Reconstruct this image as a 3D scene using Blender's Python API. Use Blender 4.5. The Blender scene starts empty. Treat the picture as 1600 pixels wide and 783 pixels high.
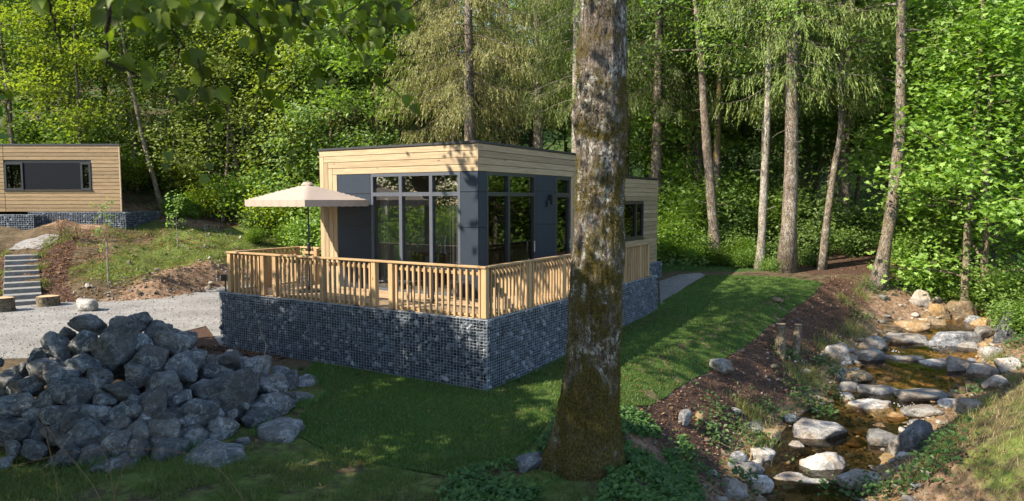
import bpy, bmesh, math, random
import numpy as np
from mathutils import Vector, Matrix
from mathutils.geometry import delaunay_2d_cdt

SC = bpy.context.scene
COL = SC.collection
PI = math.pi
R = math.radians

# ------------------------------------------------------------------ camera
CAM_Z = 3.625
PITCH = R(4.098)
FPX = 1083.76                                   # focal length in pixels of a 1600 pixel wide picture
cam = bpy.data.cameras.new('camera')
cam.sensor_width = 36.0
cam.lens = FPX / 1600 * 36
cam.clip_start = 0.1
cam.clip_end = 3000
cam.dof.use_dof = True
cam.dof.focus_distance = 14.0
cam.dof.aperture_fstop = 2.0
camo = bpy.data.objects.new('camera', cam)
camo.location = (0, 0, CAM_Z)
camo.rotation_euler = (PI / 2 - PITCH, 0, 0)
COL.objects.link(camo)
SC.camera = camo

# ------------------------------------------------------------------ light
SUN_EL = R(38)
SUN_TO = Vector((-0.875 * math.cos(SUN_EL), -0.485 * math.cos(SUN_EL), math.sin(SUN_EL))).normalized()
world = bpy.data.worlds.new('World')
SC.world = world
world.use_nodes = True
wn = world.node_tree
sky = wn.nodes.new('ShaderNodeTexSky')
sky.sky_type = 'NISHITA'
sky.sun_disc = False
sky.sun_elevation = SUN_EL
sky.sun_rotation = math.atan2(SUN_TO.x, SUN_TO.y)
sky.air_density = 1.0
sky.dust_density = 0.6
bg = wn.nodes['Background']
wn.links.new(sky.outputs[0], bg.inputs[0])
bg.inputs[1].default_value = 0.15
sun = bpy.data.lights.new('sun', 'SUN')
sun.energy = 5.0
sun.angle = R(0.5)
sun.color = (1.0, 0.89, 0.72)
suno = bpy.data.objects.new('sun', sun)
suno.rotation_euler = SUN_TO.to_track_quat('Z', 'Y').to_euler()
suno.location = (-30, -10, 40)
COL.objects.link(suno)
SC.view_settings.view_transform = 'Standard'
SC.view_settings.look = 'None'
SC.view_settings.exposure = 1.45
SC.view_settings.gamma = 1.0
SC.view_settings.use_curve_mapping = False
SC.render.engine = 'CYCLES'
SC.cycles.use_denoising = True
SC.cycles.max_bounces = 7
SC.cycles.diffuse_bounces = 3
SC.cycles.glossy_bounces = 3
SC.cycles.transmission_bounces = 4
SC.cycles.transparent_max_bounces = 10
SC.cycles.caustics_reflective = False
SC.cycles.caustics_refractive = False
SC.cycles.sample_clamp_indirect = 6.0

# ------------------------------------------------------------------ numeric helpers
def ss(a, b, x):
    t = np.clip((np.asarray(x, float) - a) / (b - a), 0, 1)
    return t * t * (3 - 2 * t)

def _hash(i, j, k, s):
    h = (i * 374761393 + j * 668265263 + k * 2147483647 + s * 1274126177) & 0xFFFFFFFF
    h = ((h ^ (h >> 13)) * 1274126177) & 0xFFFFFFFF
    h = ((h ^ (h >> 16)) * 2246822519) & 0xFFFFFFFF
    return ((h ^ (h >> 15)) & 0xFFFF) / 65535.0

def noise3(p, s=0):
    """value noise in 0..1 of points p (n,3)"""
    p = np.asarray(p, float)
    i = np.floor(p).astype(np.int64)
    f = p - i
    f = f * f * (3 - 2 * f)
    out = 0
    for dx in (0, 1):
        wx = f[:, 0] if dx else 1 - f[:, 0]
        for dy in (0, 1):
            wy = f[:, 1] if dy else 1 - f[:, 1]
            for dz in (0, 1):
                wz = f[:, 2] if dz else 1 - f[:, 2]
                out = out + wx * wy * wz * _hash(i[:, 0] + dx, i[:, 1] + dy, i[:, 2] + dz, s)
    return out

def fbm(p, s=0, octs=3):
    p = np.asarray(p, float)
    a, tot, out = 1.0, 0, 0
    for o in range(octs):
        out = out + a * noise3(p * (2 ** o), s + o * 17)
        tot += a
        a *= 0.5
    return out / tot

def noise2(x, y, scale, s=0, octs=3):
    x = np.asarray(x, float).ravel(); y = np.asarray(y, float).ravel()
    return fbm(np.stack([x / scale, y / scale, np.zeros_like(x)], 1), s, octs)

# ------------------------------------------------------------------ rays of the camera, used once to read positions off the photograph
def ray(px, py):
    a = (px - 800) / FPX; b = (391.5 - py) / FPX
    return np.array([a, math.cos(PITCH) + b * math.sin(PITCH), -math.sin(PITCH) + b * math.cos(PITCH)])

def at(px, py, Y):
    d = ray(px, py)
    return d * (Y / d[1]) + np.array([0, 0, CAM_Z])

# ------------------------------------------------------------------ terrain
TOE = np.array([(-90, 18), (-40, 21.5), (-22, 23.4), (-17, 23.9), (-15.4, 24.5), (-13, 25.3), (-12, 27.4), (-9.5, 31), (-5, 35.5), (1, 40), (8, 44), (20, 52), (60, 70), (120, 90)], float)
#                x     y    water  half width
STREAM = np.array([(5.9, -30, -1.9, 1.0), (5.6, 3, -1.8, 0.9), (5.05, 8, -1.7, 0.9), (4.95, 10.5, -1.6, 0.85), (5.35, 12.2, -1.5, 0.85), (6.75, 14.3, -1.42, 0.95),
                   (8.6, 16.3, -1.25, 1.0), (10.6, 18.3, -1.02, 1.5), (12.1, 20.2, -0.82, 1.35), (13.6, 21.9, -0.62, 0.95), (16.3, 23.6, -0.32, 1.0),
                   (18.6, 25.2, -0.1, 0.9), (22, 26.6, 0.1, 0.8), (40, 30, 0.6, 0.8), (90, 44, 2.5, 0.8)], float)

def poly_dist(x, y, P):
    """distance, sign (left of the line +), nearest segment, its parameter"""
    best = np.full(x.shape, 1e9); sg = np.zeros(x.shape); seg = np.zeros(x.shape, int); par = np.zeros(x.shape)
    for i in range(len(P) - 1):
        a = P[i, :2]; b = P[i + 1, :2]; d = b - a; L2 = d @ d
        t = np.clip(((x - a[0]) * d[0] + (y - a[1]) * d[1]) / L2, 0, 1)
        qx = x - a[0] - t * d[0]; qy = y - a[1] - t * d[1]
        D = np.hypot(qx, qy)
        m = D < best
        best = np.where(m, D, best)
        sg = np.where(m, np.sign(d[0] * (y - a[1]) - d[1] * (x - a[0])), sg)
        seg = np.where(m, i, seg); par = np.where(m, t, par)
    return best, sg, seg, par

def stream_at(x, y):
    D, sg, i, t = poly_dist(x, y, STREAM)
    wl = STREAM[i, 2] * (1 - t) + STREAM[i + 1, 2] * t
    hw = STREAM[i, 3] * (1 - t) + STREAM[i + 1, 3] * t
    return D, sg, wl, hw

def ground(x, y, rough=True):
    x = np.atleast_1d(np.asarray(x, float)); y = np.atleast_1d(np.asarray(y, float))
    shp = x.shape
    x = x.ravel(); y = y.ravel()
    # level lawn rising gently towards the back on the right
    rx = ss(-8, 2, x)
    rise = np.where(y < 14, 0, np.where(y < 20, 0.04 * (y - 14), 0.24 + 0.09 * (np.minimum(y, 46) - 20) + 0.33 * np.clip(y - 46, 0, 60)))
    rise = rise + ss(18, 34, x) * 0.10 * np.clip(x - 18, 0, 40)
    base = rise * rx
    # hill on the left and behind
    D, sg, _, _ = poly_dist(x, y, TOE)
    d = np.where(sg > 0, D, -D)
    cb = ss(-15.2, -12.5, x) * (1 - ss(-9, -4, x))
    lin = 0.33 * np.clip(d, 0, 4.6) + 0.26 * np.clip(d - 4.6, 0, 5) + 0.36 * np.clip(d - 9.6, 0, 75)
    cut = 0.72 * ss(0, 1.5, d) + 0.26 * np.clip(d - 0.8, 0, 8.8) + 0.36 * np.clip(d - 9.6, 0, 75)
    hill = lin * (1 - cb) + cut * cb
    base = np.maximum(base, hill) + 0.15 * np.minimum(base, hill)
    if rough:
        n = noise2(x, y, 1.3, 3) - 0.5
        n2 = noise2(x, y, 0.45, 9, 2) - 0.5
        amt = 0.10 + 0.22 * ss(0.2, 1.5, d)
        Ds0, sg0, wl0, hw0 = stream_at(x, y)
        amt = np.where(sg0 < 0, 0.2, amt)
        lawnish = (1 - ss(0, 0.8, d)) * ss(3.0, 4.6, Ds0) * (sg0 > 0)
        base = base + (n * amt * 1.5 + n2 * amt * 0.55) * (1 - 0.93 * lawnish)
    # stream bed
    Ds, sgs, wl, hw = stream_at(x, y)
    t = Ds - hw
    side = np.where(sgs > 0, 2.7, 2.3)
    base = np.where(sgs < 0, base - 0.12 + 0.02 * np.clip(t, 0, 10), base)
    k = np.clip(t / side, 0, 1)
    bank = wl + (base - wl) * (0.35 * k + 0.65 * k * k * (3 - 2 * k))
    bed = wl - 0.05 - 0.16 * np.clip(1 - (Ds / hw) ** 2, 0, 1)
    z = np.where(t < 0, bed, np.where(t < side, bank, base))
    if rough:
        nb = (noise2(x, y, 0.38, 21, 2) - 0.5) * 0.16
        z = z + nb * (t > -0.2) * (t < side) * np.clip(1 - np.abs(t - side * 0.4) / side, 0, 1)
    return z.reshape(shp)

def gz(x, y):
    return float(ground(np.array([x]), np.array([y]))[0])

def on_ground(px, py):
    """point of the terrain seen at a pixel of the photograph"""
    d = ray(px, py)
    s = np.arange(6, 120, 0.1)
    X = d[0] * s; Y = d[1] * s; Z = CAM_Z + d[2] * s
    below = Z < ground(X, Y)
    i = int(np.argmax(below)) if below.any() else len(s) - 1
    lo, hi = s[max(i - 1, 0)], s[i]
    for _ in range(12):
        m = (lo + hi) / 2
        if CAM_Z + d[2] * m < gz(d[0] * m, d[1] * m): hi = m
        else: lo = m
    return np.array([d[0] * hi, d[1] * hi, CAM_Z + d[2] * hi])

# ------------------------------------------------------------------ object helpers
def mesh(name, V, F, mat=None, smooth=False, attrs=None):
    """V (n,3); F: list of faces, or an int array (m,3) or (m,4), or a list of such arrays"""
    me = bpy.data.meshes.new(name)
    V = np.asarray(V, np.float32)
    if isinstance(F, np.ndarray): F = [F]
    if len(F) and isinstance(F[0], np.ndarray):
        loops = np.concatenate([f.ravel() for f in F]).astype(np.int32)
        tot = np.concatenate([np.full(len(f), f.shape[1], np.int32) for f in F])
    else:
        loops = np.array([i for f in F for i in f], np.int32)
        tot = np.array([len(f) for f in F], np.int32)
    start = np.concatenate([[0], np.cumsum(tot)[:-1]]).astype(np.int32)
    me.vertices.add(len(V)); me.vertices.foreach_set('co', V.ravel())
    me.loops.add(len(loops)); me.loops.foreach_set('vertex_index', loops)
    me.polygons.add(len(tot)); me.polygons.foreach_set('loop_start', start); me.polygons.foreach_set('loop_total', tot)
    me.polygons.foreach_set('use_smooth', np.full(len(tot), bool(smooth)))
    me.update(calc_edges=True)
    if attrs:
        for k, v in attrs.items():
            a = me.attributes.new(k, 'FLOAT', 'POINT')
            a.data.foreach_set('value', np.asarray(v, np.float32))
    if mat: me.materials.append(mat)
    return me

def link(name, me, parent=None, loc=None, rot=None, scale=None):
    o = bpy.data.objects.new(name, me)
    COL.objects.link(o)
    if parent is not None: o.parent = parent
    if loc is not None: o.location = loc
    if rot is not None: o.rotation_euler = rot
    if scale is not None: o.scale = scale
    return o

def tag(o, label=None, cat=None, group=None, kind=None):
    if label: o['label'] = label
    if cat: o['category'] = cat
    if group: o['group'] = group
    if kind: o['kind'] = kind
    return o

def thing(name, label, cat, loc=(0, 0, 0), rz=0.0, group=None):
    o = bpy.data.objects.new(name, None)
    o.empty_display_size = 0.2
    COL.objects.link(o)
    o.location = loc; o.rotation_euler = (0, 0, rz)
    return tag(o, label, cat, group)

def dup(root, loc, rz=0, sc=1.0, label=None, group=None):
    r = root.copy(); COL.objects.link(r)
    r.location = loc; r.rotation_euler = (0, 0, rz); r.scale = (sc, sc, sc)
    if label: r['label'] = label
    if group: r['group'] = group
    for ch in list(root.children):
        c = ch.copy(); COL.objects.link(c); c.parent = r
        for g in ch.children:
            e = g.copy(); COL.objects.link(e); e.parent = c
    return r

_box = {}
def box_mesh(sx, sy, sz, ch, mat):
    key = (round(sx, 3), round(sy, 3), round(sz, 3), round(ch, 4), mat.name if mat else '')
    if key in _box: return _box[key]
    h = np.array([sx, sy, sz]) / 2
    c = min(ch, h.min() * 0.45)
    V = []; idx = {}
    for sxn in (-1, 1):
        for syn in (-1, 1):
            for szn in (-1, 1):
                for ax in range(3):
                    p = [(h[i] - (0 if i == ax else c)) * (sxn, syn, szn)[i] for i in range(3)]
                    idx[(sxn, syn, szn, ax)] = len(V); V.append(p)
    F = []
    sg = (-1, 1)
    for ax in range(3):
        o1, o2 = [(1, 2), (2, 0), (0, 1)][ax]
        for s in sg:
            q = []
            for a, b in ((-1, -1), (1, -1), (1, 1), (-1, 1)):
                k = [0, 0, 0]; k[ax] = s; k[o1] = a; k[o2] = b
                q.append(idx[(k[0], k[1], k[2], ax)])
            F.append(q if s > 0 else q[::-1])
        # edges along ax
        for a in sg:
            for b in sg:
                def vid(e, which):
                    k = [0, 0, 0]; k[ax] = e; k[o1] = a; k[o2] = b
                    return idx[(k[0], k[1], k[2], which)]
                q = [vid(-1, o1), vid(1, o1), vid(1, o2), vid(-1, o2)]
                F.append(q if a * b < 0 else q[::-1])
    for a in sg:
        for b in sg:
            for c_ in sg:
                q = [idx[(a, b, c_, i)] for i in range(3)]
                F.append(q if a * b * c_ > 0 else q[::-1])
    me = mesh('box', V, F, mat)
    _box[key] = me
    return me

def box(name, mat, c, s, parent=None, ch=0.004, rot=None):
    return link(name, box_mesh(s[0], s[1], s[2], ch, mat), parent, c, rot)

class MB:
    """collects shapes into ONE mesh"""
    def __init__(s): s.V = []; s.F = []; s.n = 0
    def add(s, V, F):
        V = np.asarray(V, float)
        s.V.append(V); s.F += [[i + s.n for i in f] for f in F]; s.n += len(V)
        return s
    def boxes(s, c, d, M=None):
        x, y, z = np.array(d) / 2
        V = np.array([(-x, -y, -z), (x, -y, -z), (x, y, -z), (-x, y, -z), (-x, -y, z), (x, -y, z), (x, y, z), (-x, y, z)])
        if M is not None: V = V @ np.array(M.to_3x3()).T
        return s.add(V + np.array(c), [(3, 2, 1, 0), (4, 5, 6, 7), (0, 1, 5, 4), (1, 2, 6, 5), (2, 3, 7, 6), (3, 0, 4, 7)])
    def tube(s, P, rad, n=6, cap=True):
        P = np.asarray(P, float); rad = np.broadcast_to(np.asarray(rad, float), (len(P),))
        T = np.gradient(P, axis=0); T /= np.linalg.norm(T, axis=1)[:, None] + 1e-9
        ref = np.array([0, 0, 1.0]) if abs(T[0, 2]) < 0.9 else np.array([1.0, 0, 0])
        V = []
        A = np.cross(T[0], ref); A /= np.linalg.norm(A)
        for i in range(len(P)):
            A = A - T[i] * (A @ T[i]); A /= np.linalg.norm(A) + 1e-9
            B = np.cross(T[i], A)
            for k in range(n):
                t = 2 * PI * k / n
                V.append(P[i] + rad[i] * (A * math.cos(t) + B * math.sin(t)))
        F = []
        for i in range(len(P) - 1):
            for k in range(n):
                a = i * n + k; b = i * n + (k + 1) % n
                F.append((a, b, b + n, a + n))
        if cap:
            F.append(tuple(range(n))[::-1]); F.append(tuple(range((len(P) - 1) * n, len(P) * n)))
        return s.add(V, F)
    def lathe(s, prof, c=(0, 0, 0), n=16):
        V = []
        for r, z in prof:
            for k in range(n):
                t = 2 * PI * k / n
                V.append((c[0] + r * math.cos(t), c[1] + r * math.sin(t), c[2] + z))
        F = []
        for i in range(len(prof) - 1):
            for k in range(n):
                a = i * n + k; b = i * n + (k + 1) % n
                F.append((a, b, b + n, a + n))
        F.append(tuple(range(n))[::-1]); F.append(tuple(range((len(prof) - 1) * n, len(prof) * n)))
        return s.add(V, F)
    def mesh(s, name, mat=None, smooth=False):
        return mesh(name, np.concatenate(s.V), s.F, mat, smooth)
    def build(s, name, mat, parent=None, smooth=False, loc=None, rot=None):
        return link(name, s.mesh(name, mat, smooth), parent, loc, rot)
# ------------------------------------------------------------------ materials
class NT:
    def __init__(s, name, rough=0.8, spec=0.3):
        s.m = bpy.data.materials.new(name); s.m.use_nodes = True
        s.t = s.m.node_tree; s.b = s.t.nodes['Principled BSDF']; s.out = s.t.nodes['Material Output']
        s.b.inputs['Roughness'].default_value = rough
        s.b.inputs['Specular IOR Level'].default_value = spec
    def n(s, typ, **kw):
        nd = s.t.nodes.new(typ)
        for k, v in kw.items():
            if k.startswith('i_'):
                key = k[2:]
                nd.inputs[int(key) if key.isdigit() else key].default_value = v
            else: setattr(nd, k, v)
        return nd
    def l(s, a, b): s.t.links.new(a, b)
    def coord(s, which='Object', scale=(1, 1, 1), rnd=True):
        tc = s.n('ShaderNodeTexCoord'); mp = s.n('ShaderNodeMapping')
        mp.inputs['Scale'].default_value = scale
        s.l(tc.outputs[which], mp.inputs['Vector'])
        if rnd:
            oi = s.n('ShaderNodeObjectInfo'); mu = s.n('ShaderNodeMath', operation='MULTIPLY', i_1=37.0)
            s.l(oi.outputs['Random'], mu.inputs[0]); s.l(mu.outputs[0], mp.inputs['Location'])
        return mp.outputs[0]
    def noise(s, vec, scale, detail=5, rough=0.6, dist=0.0):
        nd = s.n('ShaderNodeTexNoise', i_Scale=scale, i_Detail=detail, i_Roughness=rough, i_Distortion=dist)
        s.l(vec, nd.inputs['Vector']); return nd.outputs['Fac']
    def ramp(s, fac, stops):
        r = s.n('ShaderNodeValToRGB'); e = r.color_ramp.elements
        while len(e) < len(stops): e.new(0.5)
        for el, (p, c) in zip(e, stops):
            el.position = p; el.color = (c, c, c, 1) if not hasattr(c, '__len__') else (*c, 1)
        s.l(fac, r.inputs[0]); return r.outputs[0]
    def mix(s, fac, a, b, mode='MIX'):
        m = s.n('ShaderNodeMix', data_type='RGBA', blend_type=mode)
        for sock, v in ((m.inputs[0], fac), (m.inputs[6], a), (m.inputs[7], b)):
            if hasattr(v, 'node'): s.l(v, sock)
            elif hasattr(v, '__len__'): sock.default_value = (*v, 1)
            else: sock.default_value = v
        return m.outputs[2]
    def math(s, op, a, b=0.5):
        m = s.n('ShaderNodeMath', operation=op)
        for sock, v in ((m.inputs[0], a), (m.inputs[1], b)):
            if hasattr(v, 'node'): s.l(v, sock)
            else: sock.default_value = v
        return m.outputs[0]
    def attr(s, name):
        return s.n('ShaderNodeAttribute', attribute_name=name).outputs['Fac']
    def rnd(s): return s.n('ShaderNodeObjectInfo').outputs['Random']
    def isl(s): return s.n('ShaderNodeNewGeometry').outputs['Random Per Island']
    def color(s, c): s.l(c, s.b.inputs['Base Color']); return s
    def bump(s, h, strength=0.5, dist=0.02):
        b = s.n('ShaderNodeBump', i_Strength=strength, i_Distance=dist)
        s.l(h, b.inputs['Height']); s.l(b.outputs[0], s.b.inputs['Normal']); return s

M = {}
def flat(name, c, rough=0.5, metal=0.0, spec=0.4, var=0.08):
    t = NT(name, rough, spec); t.b.inputs['Metallic'].default_value = metal
    v = t.coord()
    f = t.noise(v, 6.0, 4)
    t.color(t.ramp(f, [(0.3, [x * (1 - var) for x in c]), (0.7, [min(1, x * (1 + var)) for x in c])]))
    M[name] = t.m; return t

def wood(name, dark, light, axis, knots=True):
    t = NT(name, 0.72, 0.25)
    s = [9, 9, 9]; s[axis] = 0.55
    v = t.coord('Object', s)
    g = t.noise(v, 3.2, 6, 0.65, 0.4)
    c = t.ramp(g, [(0.3, dark), (0.52, [(a + b) / 2 for a, b in zip(dark, light)]), (0.72, light)])
    tone = t.ramp(t.rnd(), [(0, 0.78), (0.5, 1.0), (1, 1.08)])
    c = t.mix(1.0, c, tone, 'MULTIPLY')
    if knots:
        s2 = [5, 5, 5]; s2[axis] = 2.2
        vo = t.n('ShaderNodeTexVoronoi', i_Scale=1.1)
        t.l(t.coord('Object', s2), vo.inputs['Vector'])
        k = t.ramp(vo.outputs['Distance'], [(0.05, 1.0), (0.13, 0.0)])
        c = t.mix(t.math('MULTIPLY', k, 0.75), c, [x * 0.28 for x in dark])
    t.color(c); t.bump(g, 0.25, 0.004)
    M[name] = t.m
wood('shaded_larch_x', (0.155, 0.105, 0.055), (0.27, 0.195, 0.11), 0)  # second cabin's larch, with branch shade put into a browner colour
for ax, nm in enumerate('xyz'):
    wood('pine_' + nm, (0.262, 0.168, 0.084), (0.42, 0.285, 0.152), ax)
    wood('larch_' + nm, (0.235, 0.172, 0.104), (0.38, 0.295, 0.186), ax)
    wood('cedar_' + nm, (0.21, 0.088, 0.036), (0.38, 0.17, 0.07), ax)
wood('decking', (0.26, 0.18, 0.11), (0.40, 0.29, 0.18), 1, False)
wood('old_wood', (0.07, 0.045, 0.028), (0.20, 0.14, 0.085), 2, False)
wood('table_wood', (0.22, 0.09, 0.04), (0.36, 0.16, 0.07), 1, False)
flat('anthracite', (0.013, 0.021, 0.034), 0.5, 0.0, 0.3)
flat('frame_black', (0.020, 0.022, 0.026), 0.35, 0.0, 0.5)
flat('frame_grey', (0.058, 0.066, 0.084), 0.4, 0.0, 0.5)
flat('roof_cap', (0.018, 0.018, 0.02), 0.5)
flat('steel', (0.55, 0.55, 0.55), 0.3, 0.9)
flat('wire', (0.24, 0.275, 0.325), 0.5, 0.4)
flat('panel_dark', (0.007, 0.009, 0.012), 0.7, 0.0, 0.06)
flat('stalk', (0.11, 0.068, 0.036), 0.8)
flat('white_water', (0.75, 0.76, 0.76), 0.3)
flat('plaster', (0.45, 0.43, 0.40), 0.9)
flat('inside_floor', (0.16, 0.10, 0.06), 0.5)
flat('white_wax', (0.8, 0.76, 0.66), 0.5)
flat('ceramic', (0.7, 0.68, 0.64), 0.25)
flat('curtain', (0.14, 0.125, 0.12), 0.9)
flat('curtain_pale', (0.5, 0.46, 0.42), 0.9)
flat('black_plastic', (0.015, 0.015, 0.017), 0.45)
flat('concrete', (0.17, 0.165, 0.155), 0.9, var=0.25)
flat('gold_lamp', (0.5, 0.34, 0.12), 0.4, 0.5)

t = NT('canopy_cloth', 0.9, 0.1)
w = t.n('ShaderNodeTexWave', i_Scale=90.0, i_Distortion=0.5); t.l(t.coord(), w.inputs['Vector'])
c = t.ramp(t.noise(t.coord(), 3.0), [(0.3, (0.395, 0.325, 0.28)), (0.7, (0.445, 0.37, 0.32))])
t.color(c); t.bump(w.outputs['Fac'], 0.1, 0.002)
tr = t.n('ShaderNodeBsdfTranslucent'); t.l(c, tr.inputs[0])
mx = t.n('ShaderNodeMixShader', i_0=0.28); t.l(t.b.outputs[0], mx.inputs[1]); t.l(tr.outputs[0], mx.inputs[2]); t.l(mx.outputs[0], t.out.inputs[0])
M['canopy_cloth'] = t.m

# window glass: clear, with a coated reflection
def glass(name, tint, base, blend):
    t = NT(name)
    g = t.n('ShaderNodeBsdfGlossy'); g.inputs['Roughness'].default_value = 0.0; g.inputs['Color'].default_value = (0.9, 0.92, 0.95, 1)
    tr = t.n('ShaderNodeBsdfTransparent'); tr.inputs[0].default_value = (*tint, 1)
    lw = t.n('ShaderNodeLayerWeight', i_Blend=blend)
    f = t.math('ADD', t.math('MULTIPLY', lw.outputs['Fresnel'], 0.9), base)
    wv = t.noise(t.coord('Object'), 0.9, 1)
    b = t.n('ShaderNodeBump', i_Strength=0.03, i_Distance=0.01); t.l(wv, b.inputs['Height']); t.l(b.outputs[0], g.inputs['Normal'])
    mx = t.n('ShaderNodeMixShader'); t.l(f, mx.inputs[0]); t.l(tr.outputs[0], mx.inputs[1]); t.l(g.outputs[0], mx.inputs[2])
    t.l(mx.outputs[0], t.out.inputs[0]); M[name] = t.m
glass('glass', (0.78, 0.80, 0.80), 0.085, 0.2)
glass('glass_dark', (0.10, 0.11, 0.115), 0.05, 0.15)

# stones
def stone(name, dark, mid, light, vein, vein_amt, dirt, dirt_amt, bscale=1.0, tex='Object'):
    t = NT(name, 0.75, 0.3)
    v = t.coord(tex)
    a = t.noise(v, 1.9 * bscale, 9, 0.72, 0.15)
    f = t.noise(v, 14 * bscale, 6, 0.7)
    c = t.ramp(a, [(0.3, dark), (0.5, mid), (0.72, light)])
    c = t.mix(0.8, c, t.ramp(f, [(0.3, 0.3), (0.7, 1.7)]), 'MULTIPLY')
    wv = t.noise(v, 1.3 * bscale, 8, 0.66, 0.3)
    vn = t.ramp(wv, [(0.488, 0.0), (0.5, 1.0), (0.512, 0.0)])
    c = t.mix(t.math('MULTIPLY', vn, vein_amt), c, vein)
    sp = t.ramp(t.noise(v, 8.0 * bscale, 8, 0.8), [(0.53, 0.0), (0.62, 1.0)])
    c = t.mix(t.math('MULTIPLY', sp, 0.45), c, vein)
    d = t.ramp(t.noise(v, 1.3 * bscale, 6, 0.65), [(0.44, 0.0), (0.6, 1.0)])
    c = t.mix(t.math('MULTIPLY', d, dirt_amt), c, dirt)
    c = t.mix(1.0, c, t.ramp(t.rnd(), [(0, 0.6), (1, 1.6)]), 'MULTIPLY')
    t.color(c)
    h = t.math('ADD', t.math('MULTIPLY', a, 1.0), t.math('MULTIPLY', f, 0.35))
    t.bump(h, 1.0, 0.14); M[name] = t.m
stone('rock', (0.024, 0.027, 0.032), (0.088, 0.096, 0.106), (0.26, 0.265, 0.27), (0.46, 0.465, 0.46), 0.6, (0.12, 0.096, 0.074), 0.42)
stone('stream_rock', (0.09, 0.088, 0.084), (0.24, 0.23, 0.212), (0.42, 0.405, 0.375), (0.55, 0.54, 0.51), 0.35, (0.20, 0.13, 0.07), 0.55)
stone('ochre_rock', (0.08, 0.055, 0.032), (0.17, 0.125, 0.075), (0.29, 0.235, 0.16), (0.5, 0.43, 0.31), 0.25, (0.2, 0.11, 0.035), 0.6)
t = NT('gabion_stone', 0.7, 0.3)
c = t.ramp(t.isl(), [(0.0, (0.016, 0.020, 0.028)), (0.5, (0.052, 0.064, 0.083)), (0.85, (0.115, 0.132, 0.155)), (1.0, (0.32, 0.33, 0.34))])
c = t.mix(0.6, c, t.ramp(t.noise(t.coord(rnd=False), 22, 4), [(0.3, 0.5), (0.7, 1.4)]), 'MULTIPLY')
t.color(c); M['gabion_stone'] = t.m
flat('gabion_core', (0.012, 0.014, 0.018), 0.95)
t = NT('pebble', 0.85, 0.25)
t.color(t.ramp(t.isl(), [(0.0, (0.06, 0.048, 0.034)), (0.6, (0.14, 0.118, 0.09)), (1.0, (0.27, 0.245, 0.21))])); M['pebble'] = t.m

t = NT('gravel_stone', 0.9, 0.2)
t.color(t.ramp(t.isl(), [(0.0, (0.15, 0.14, 0.125)), (1.0, (0.33, 0.32, 0.30))])); M['gravel_stone'] = t.m
# bark
def bark(name, dark, light, moss, moss_amt, lichen_amt, vs=1.0, lean=(1, 1, 0.28), foot=0.0):
    t = NT(name, 0.92, 0.12)
    v = t.coord('Object', lean); v0 = t.coord('Object', (1, 1, 1)); v1 = t.coord('Object', (1, 1, 0.6))
    f = t.noise(v, 18 * vs, 8, 0.75, 0.5)
    g = t.noise(v1, 44 * vs, 6, 0.75)
    b = t.noise(v0, 2.6 * vs, 6, 0.65, 0.5)
    mid = [(p + q) / 2 for p, q in zip(dark, light)]
    c = t.ramp(f, [(0.34, [x * .6 for x in dark]), (0.5, mid), (0.64, light)])
    c = t.mix(1.0, c, t.ramp(g, [(0.36, 0.16), (0.5, 0.85), (0.64, 2.0)]), 'MULTIPLY')
    c = t.mix(0.7, c, t.ramp(b, [(0.32, 0.45), (0.68, 1.45)]), 'MULTIPLY')
    if lichen_amt:
        lm = t.ramp(t.noise(v1, 13 * vs, 8, 0.8, 0.3), [(0.515, 0.0), (0.57, 1.0)])
        lm2 = t.ramp(t.noise(v0, 2.0 * vs, 5, 0.6), [(0.42, 0.0), (0.54, 1.0)])
        lc = t.ramp(g, [(0.35, (0.20, 0.20, 0.18)), (0.6, (0.52, 0.52, 0.47))])
        c = t.mix(t.math('MULTIPLY', t.math('MULTIPLY', lm, lm2), lichen_amt), c, lc)
    if moss_amt:
        mm = t.math('ADD', t.noise(t.coord('Object', (1, 1, 0.9)), 1.7 * vs, 7, 0.7, 0.7), t.math('MULTIPLY', t.math('SUBTRACT', g, 0.5), 0.45))
        if foot:                                 # moss climbs from the foot of the trunk
            sz = t.n('ShaderNodeSeparateXYZ'); t.l(t.n('ShaderNodeTexCoord').outputs['Object'], sz.inputs[0])
            mr = t.n('ShaderNodeMapRange', i_1=0.2, i_2=foot, i_3=0.115, i_4=0.0); t.l(sz.outputs[2], mr.inputs[0])
            mm = t.math('ADD', mm, mr.outputs[0])
        mm = t.ramp(mm, [(0.49, 0.0), (0.56, 1.0)])
        mc = t.ramp(g, [(0.35, [x * 0.25 for x in moss]), (0.5, [x * .8 for x in moss]), (0.66, [x * 1.7 for x in moss])])
        c = t.mix(t.math('MULTIPLY', mm, moss_amt), c, mc)
    t.color(c); t.bump(t.math('ADD', f, t.math('MULTIPLY', g, 0.6)), 1.0, 0.05); M[name] = t.m
bark('bark_maple', (0.026, 0.021, 0.018), (0.20, 0.165, 0.135), (0.074, 0.058, 0.013), 0.94, 1.0, foot=1.8)
bark('bark_spruce', (0.075, 0.058, 0.046), (0.215, 0.172, 0.135), (0.1, 0.09, 0.03), 0.25, 0.5, 0.7)
bark('bark_mossy', (0.05, 0.04, 0.03), (0.16, 0.12, 0.09), (0.14, 0.12, 0.025), 0.8, 0.2, 0.8)
bark('bark_pale', (0.13, 0.11, 0.085), (0.34, 0.30, 0.24), (0.1, 0.09, 0.03), 0.15, 0.6, 0.8)
bark('bark_thin', (0.10, 0.08, 0.055), (0.26, 0.21, 0.15), (0.1, 0.09, 0.03), 0.2, 0.0, 0.8)
bark('twig', (0.03, 0.022, 0.016), (0.085, 0.06, 0.042), (0.1, 0.09, 0.03), 0, 0, 2.0)
t = NT('stump_cut', 0.85); v = t.coord()
w = t.n('ShaderNodeTexWave', wave_type='RINGS', rings_direction='Z', i_Scale=14.0, i_Distortion=1.5); t.l(v, w.inputs['Vector'])
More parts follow.
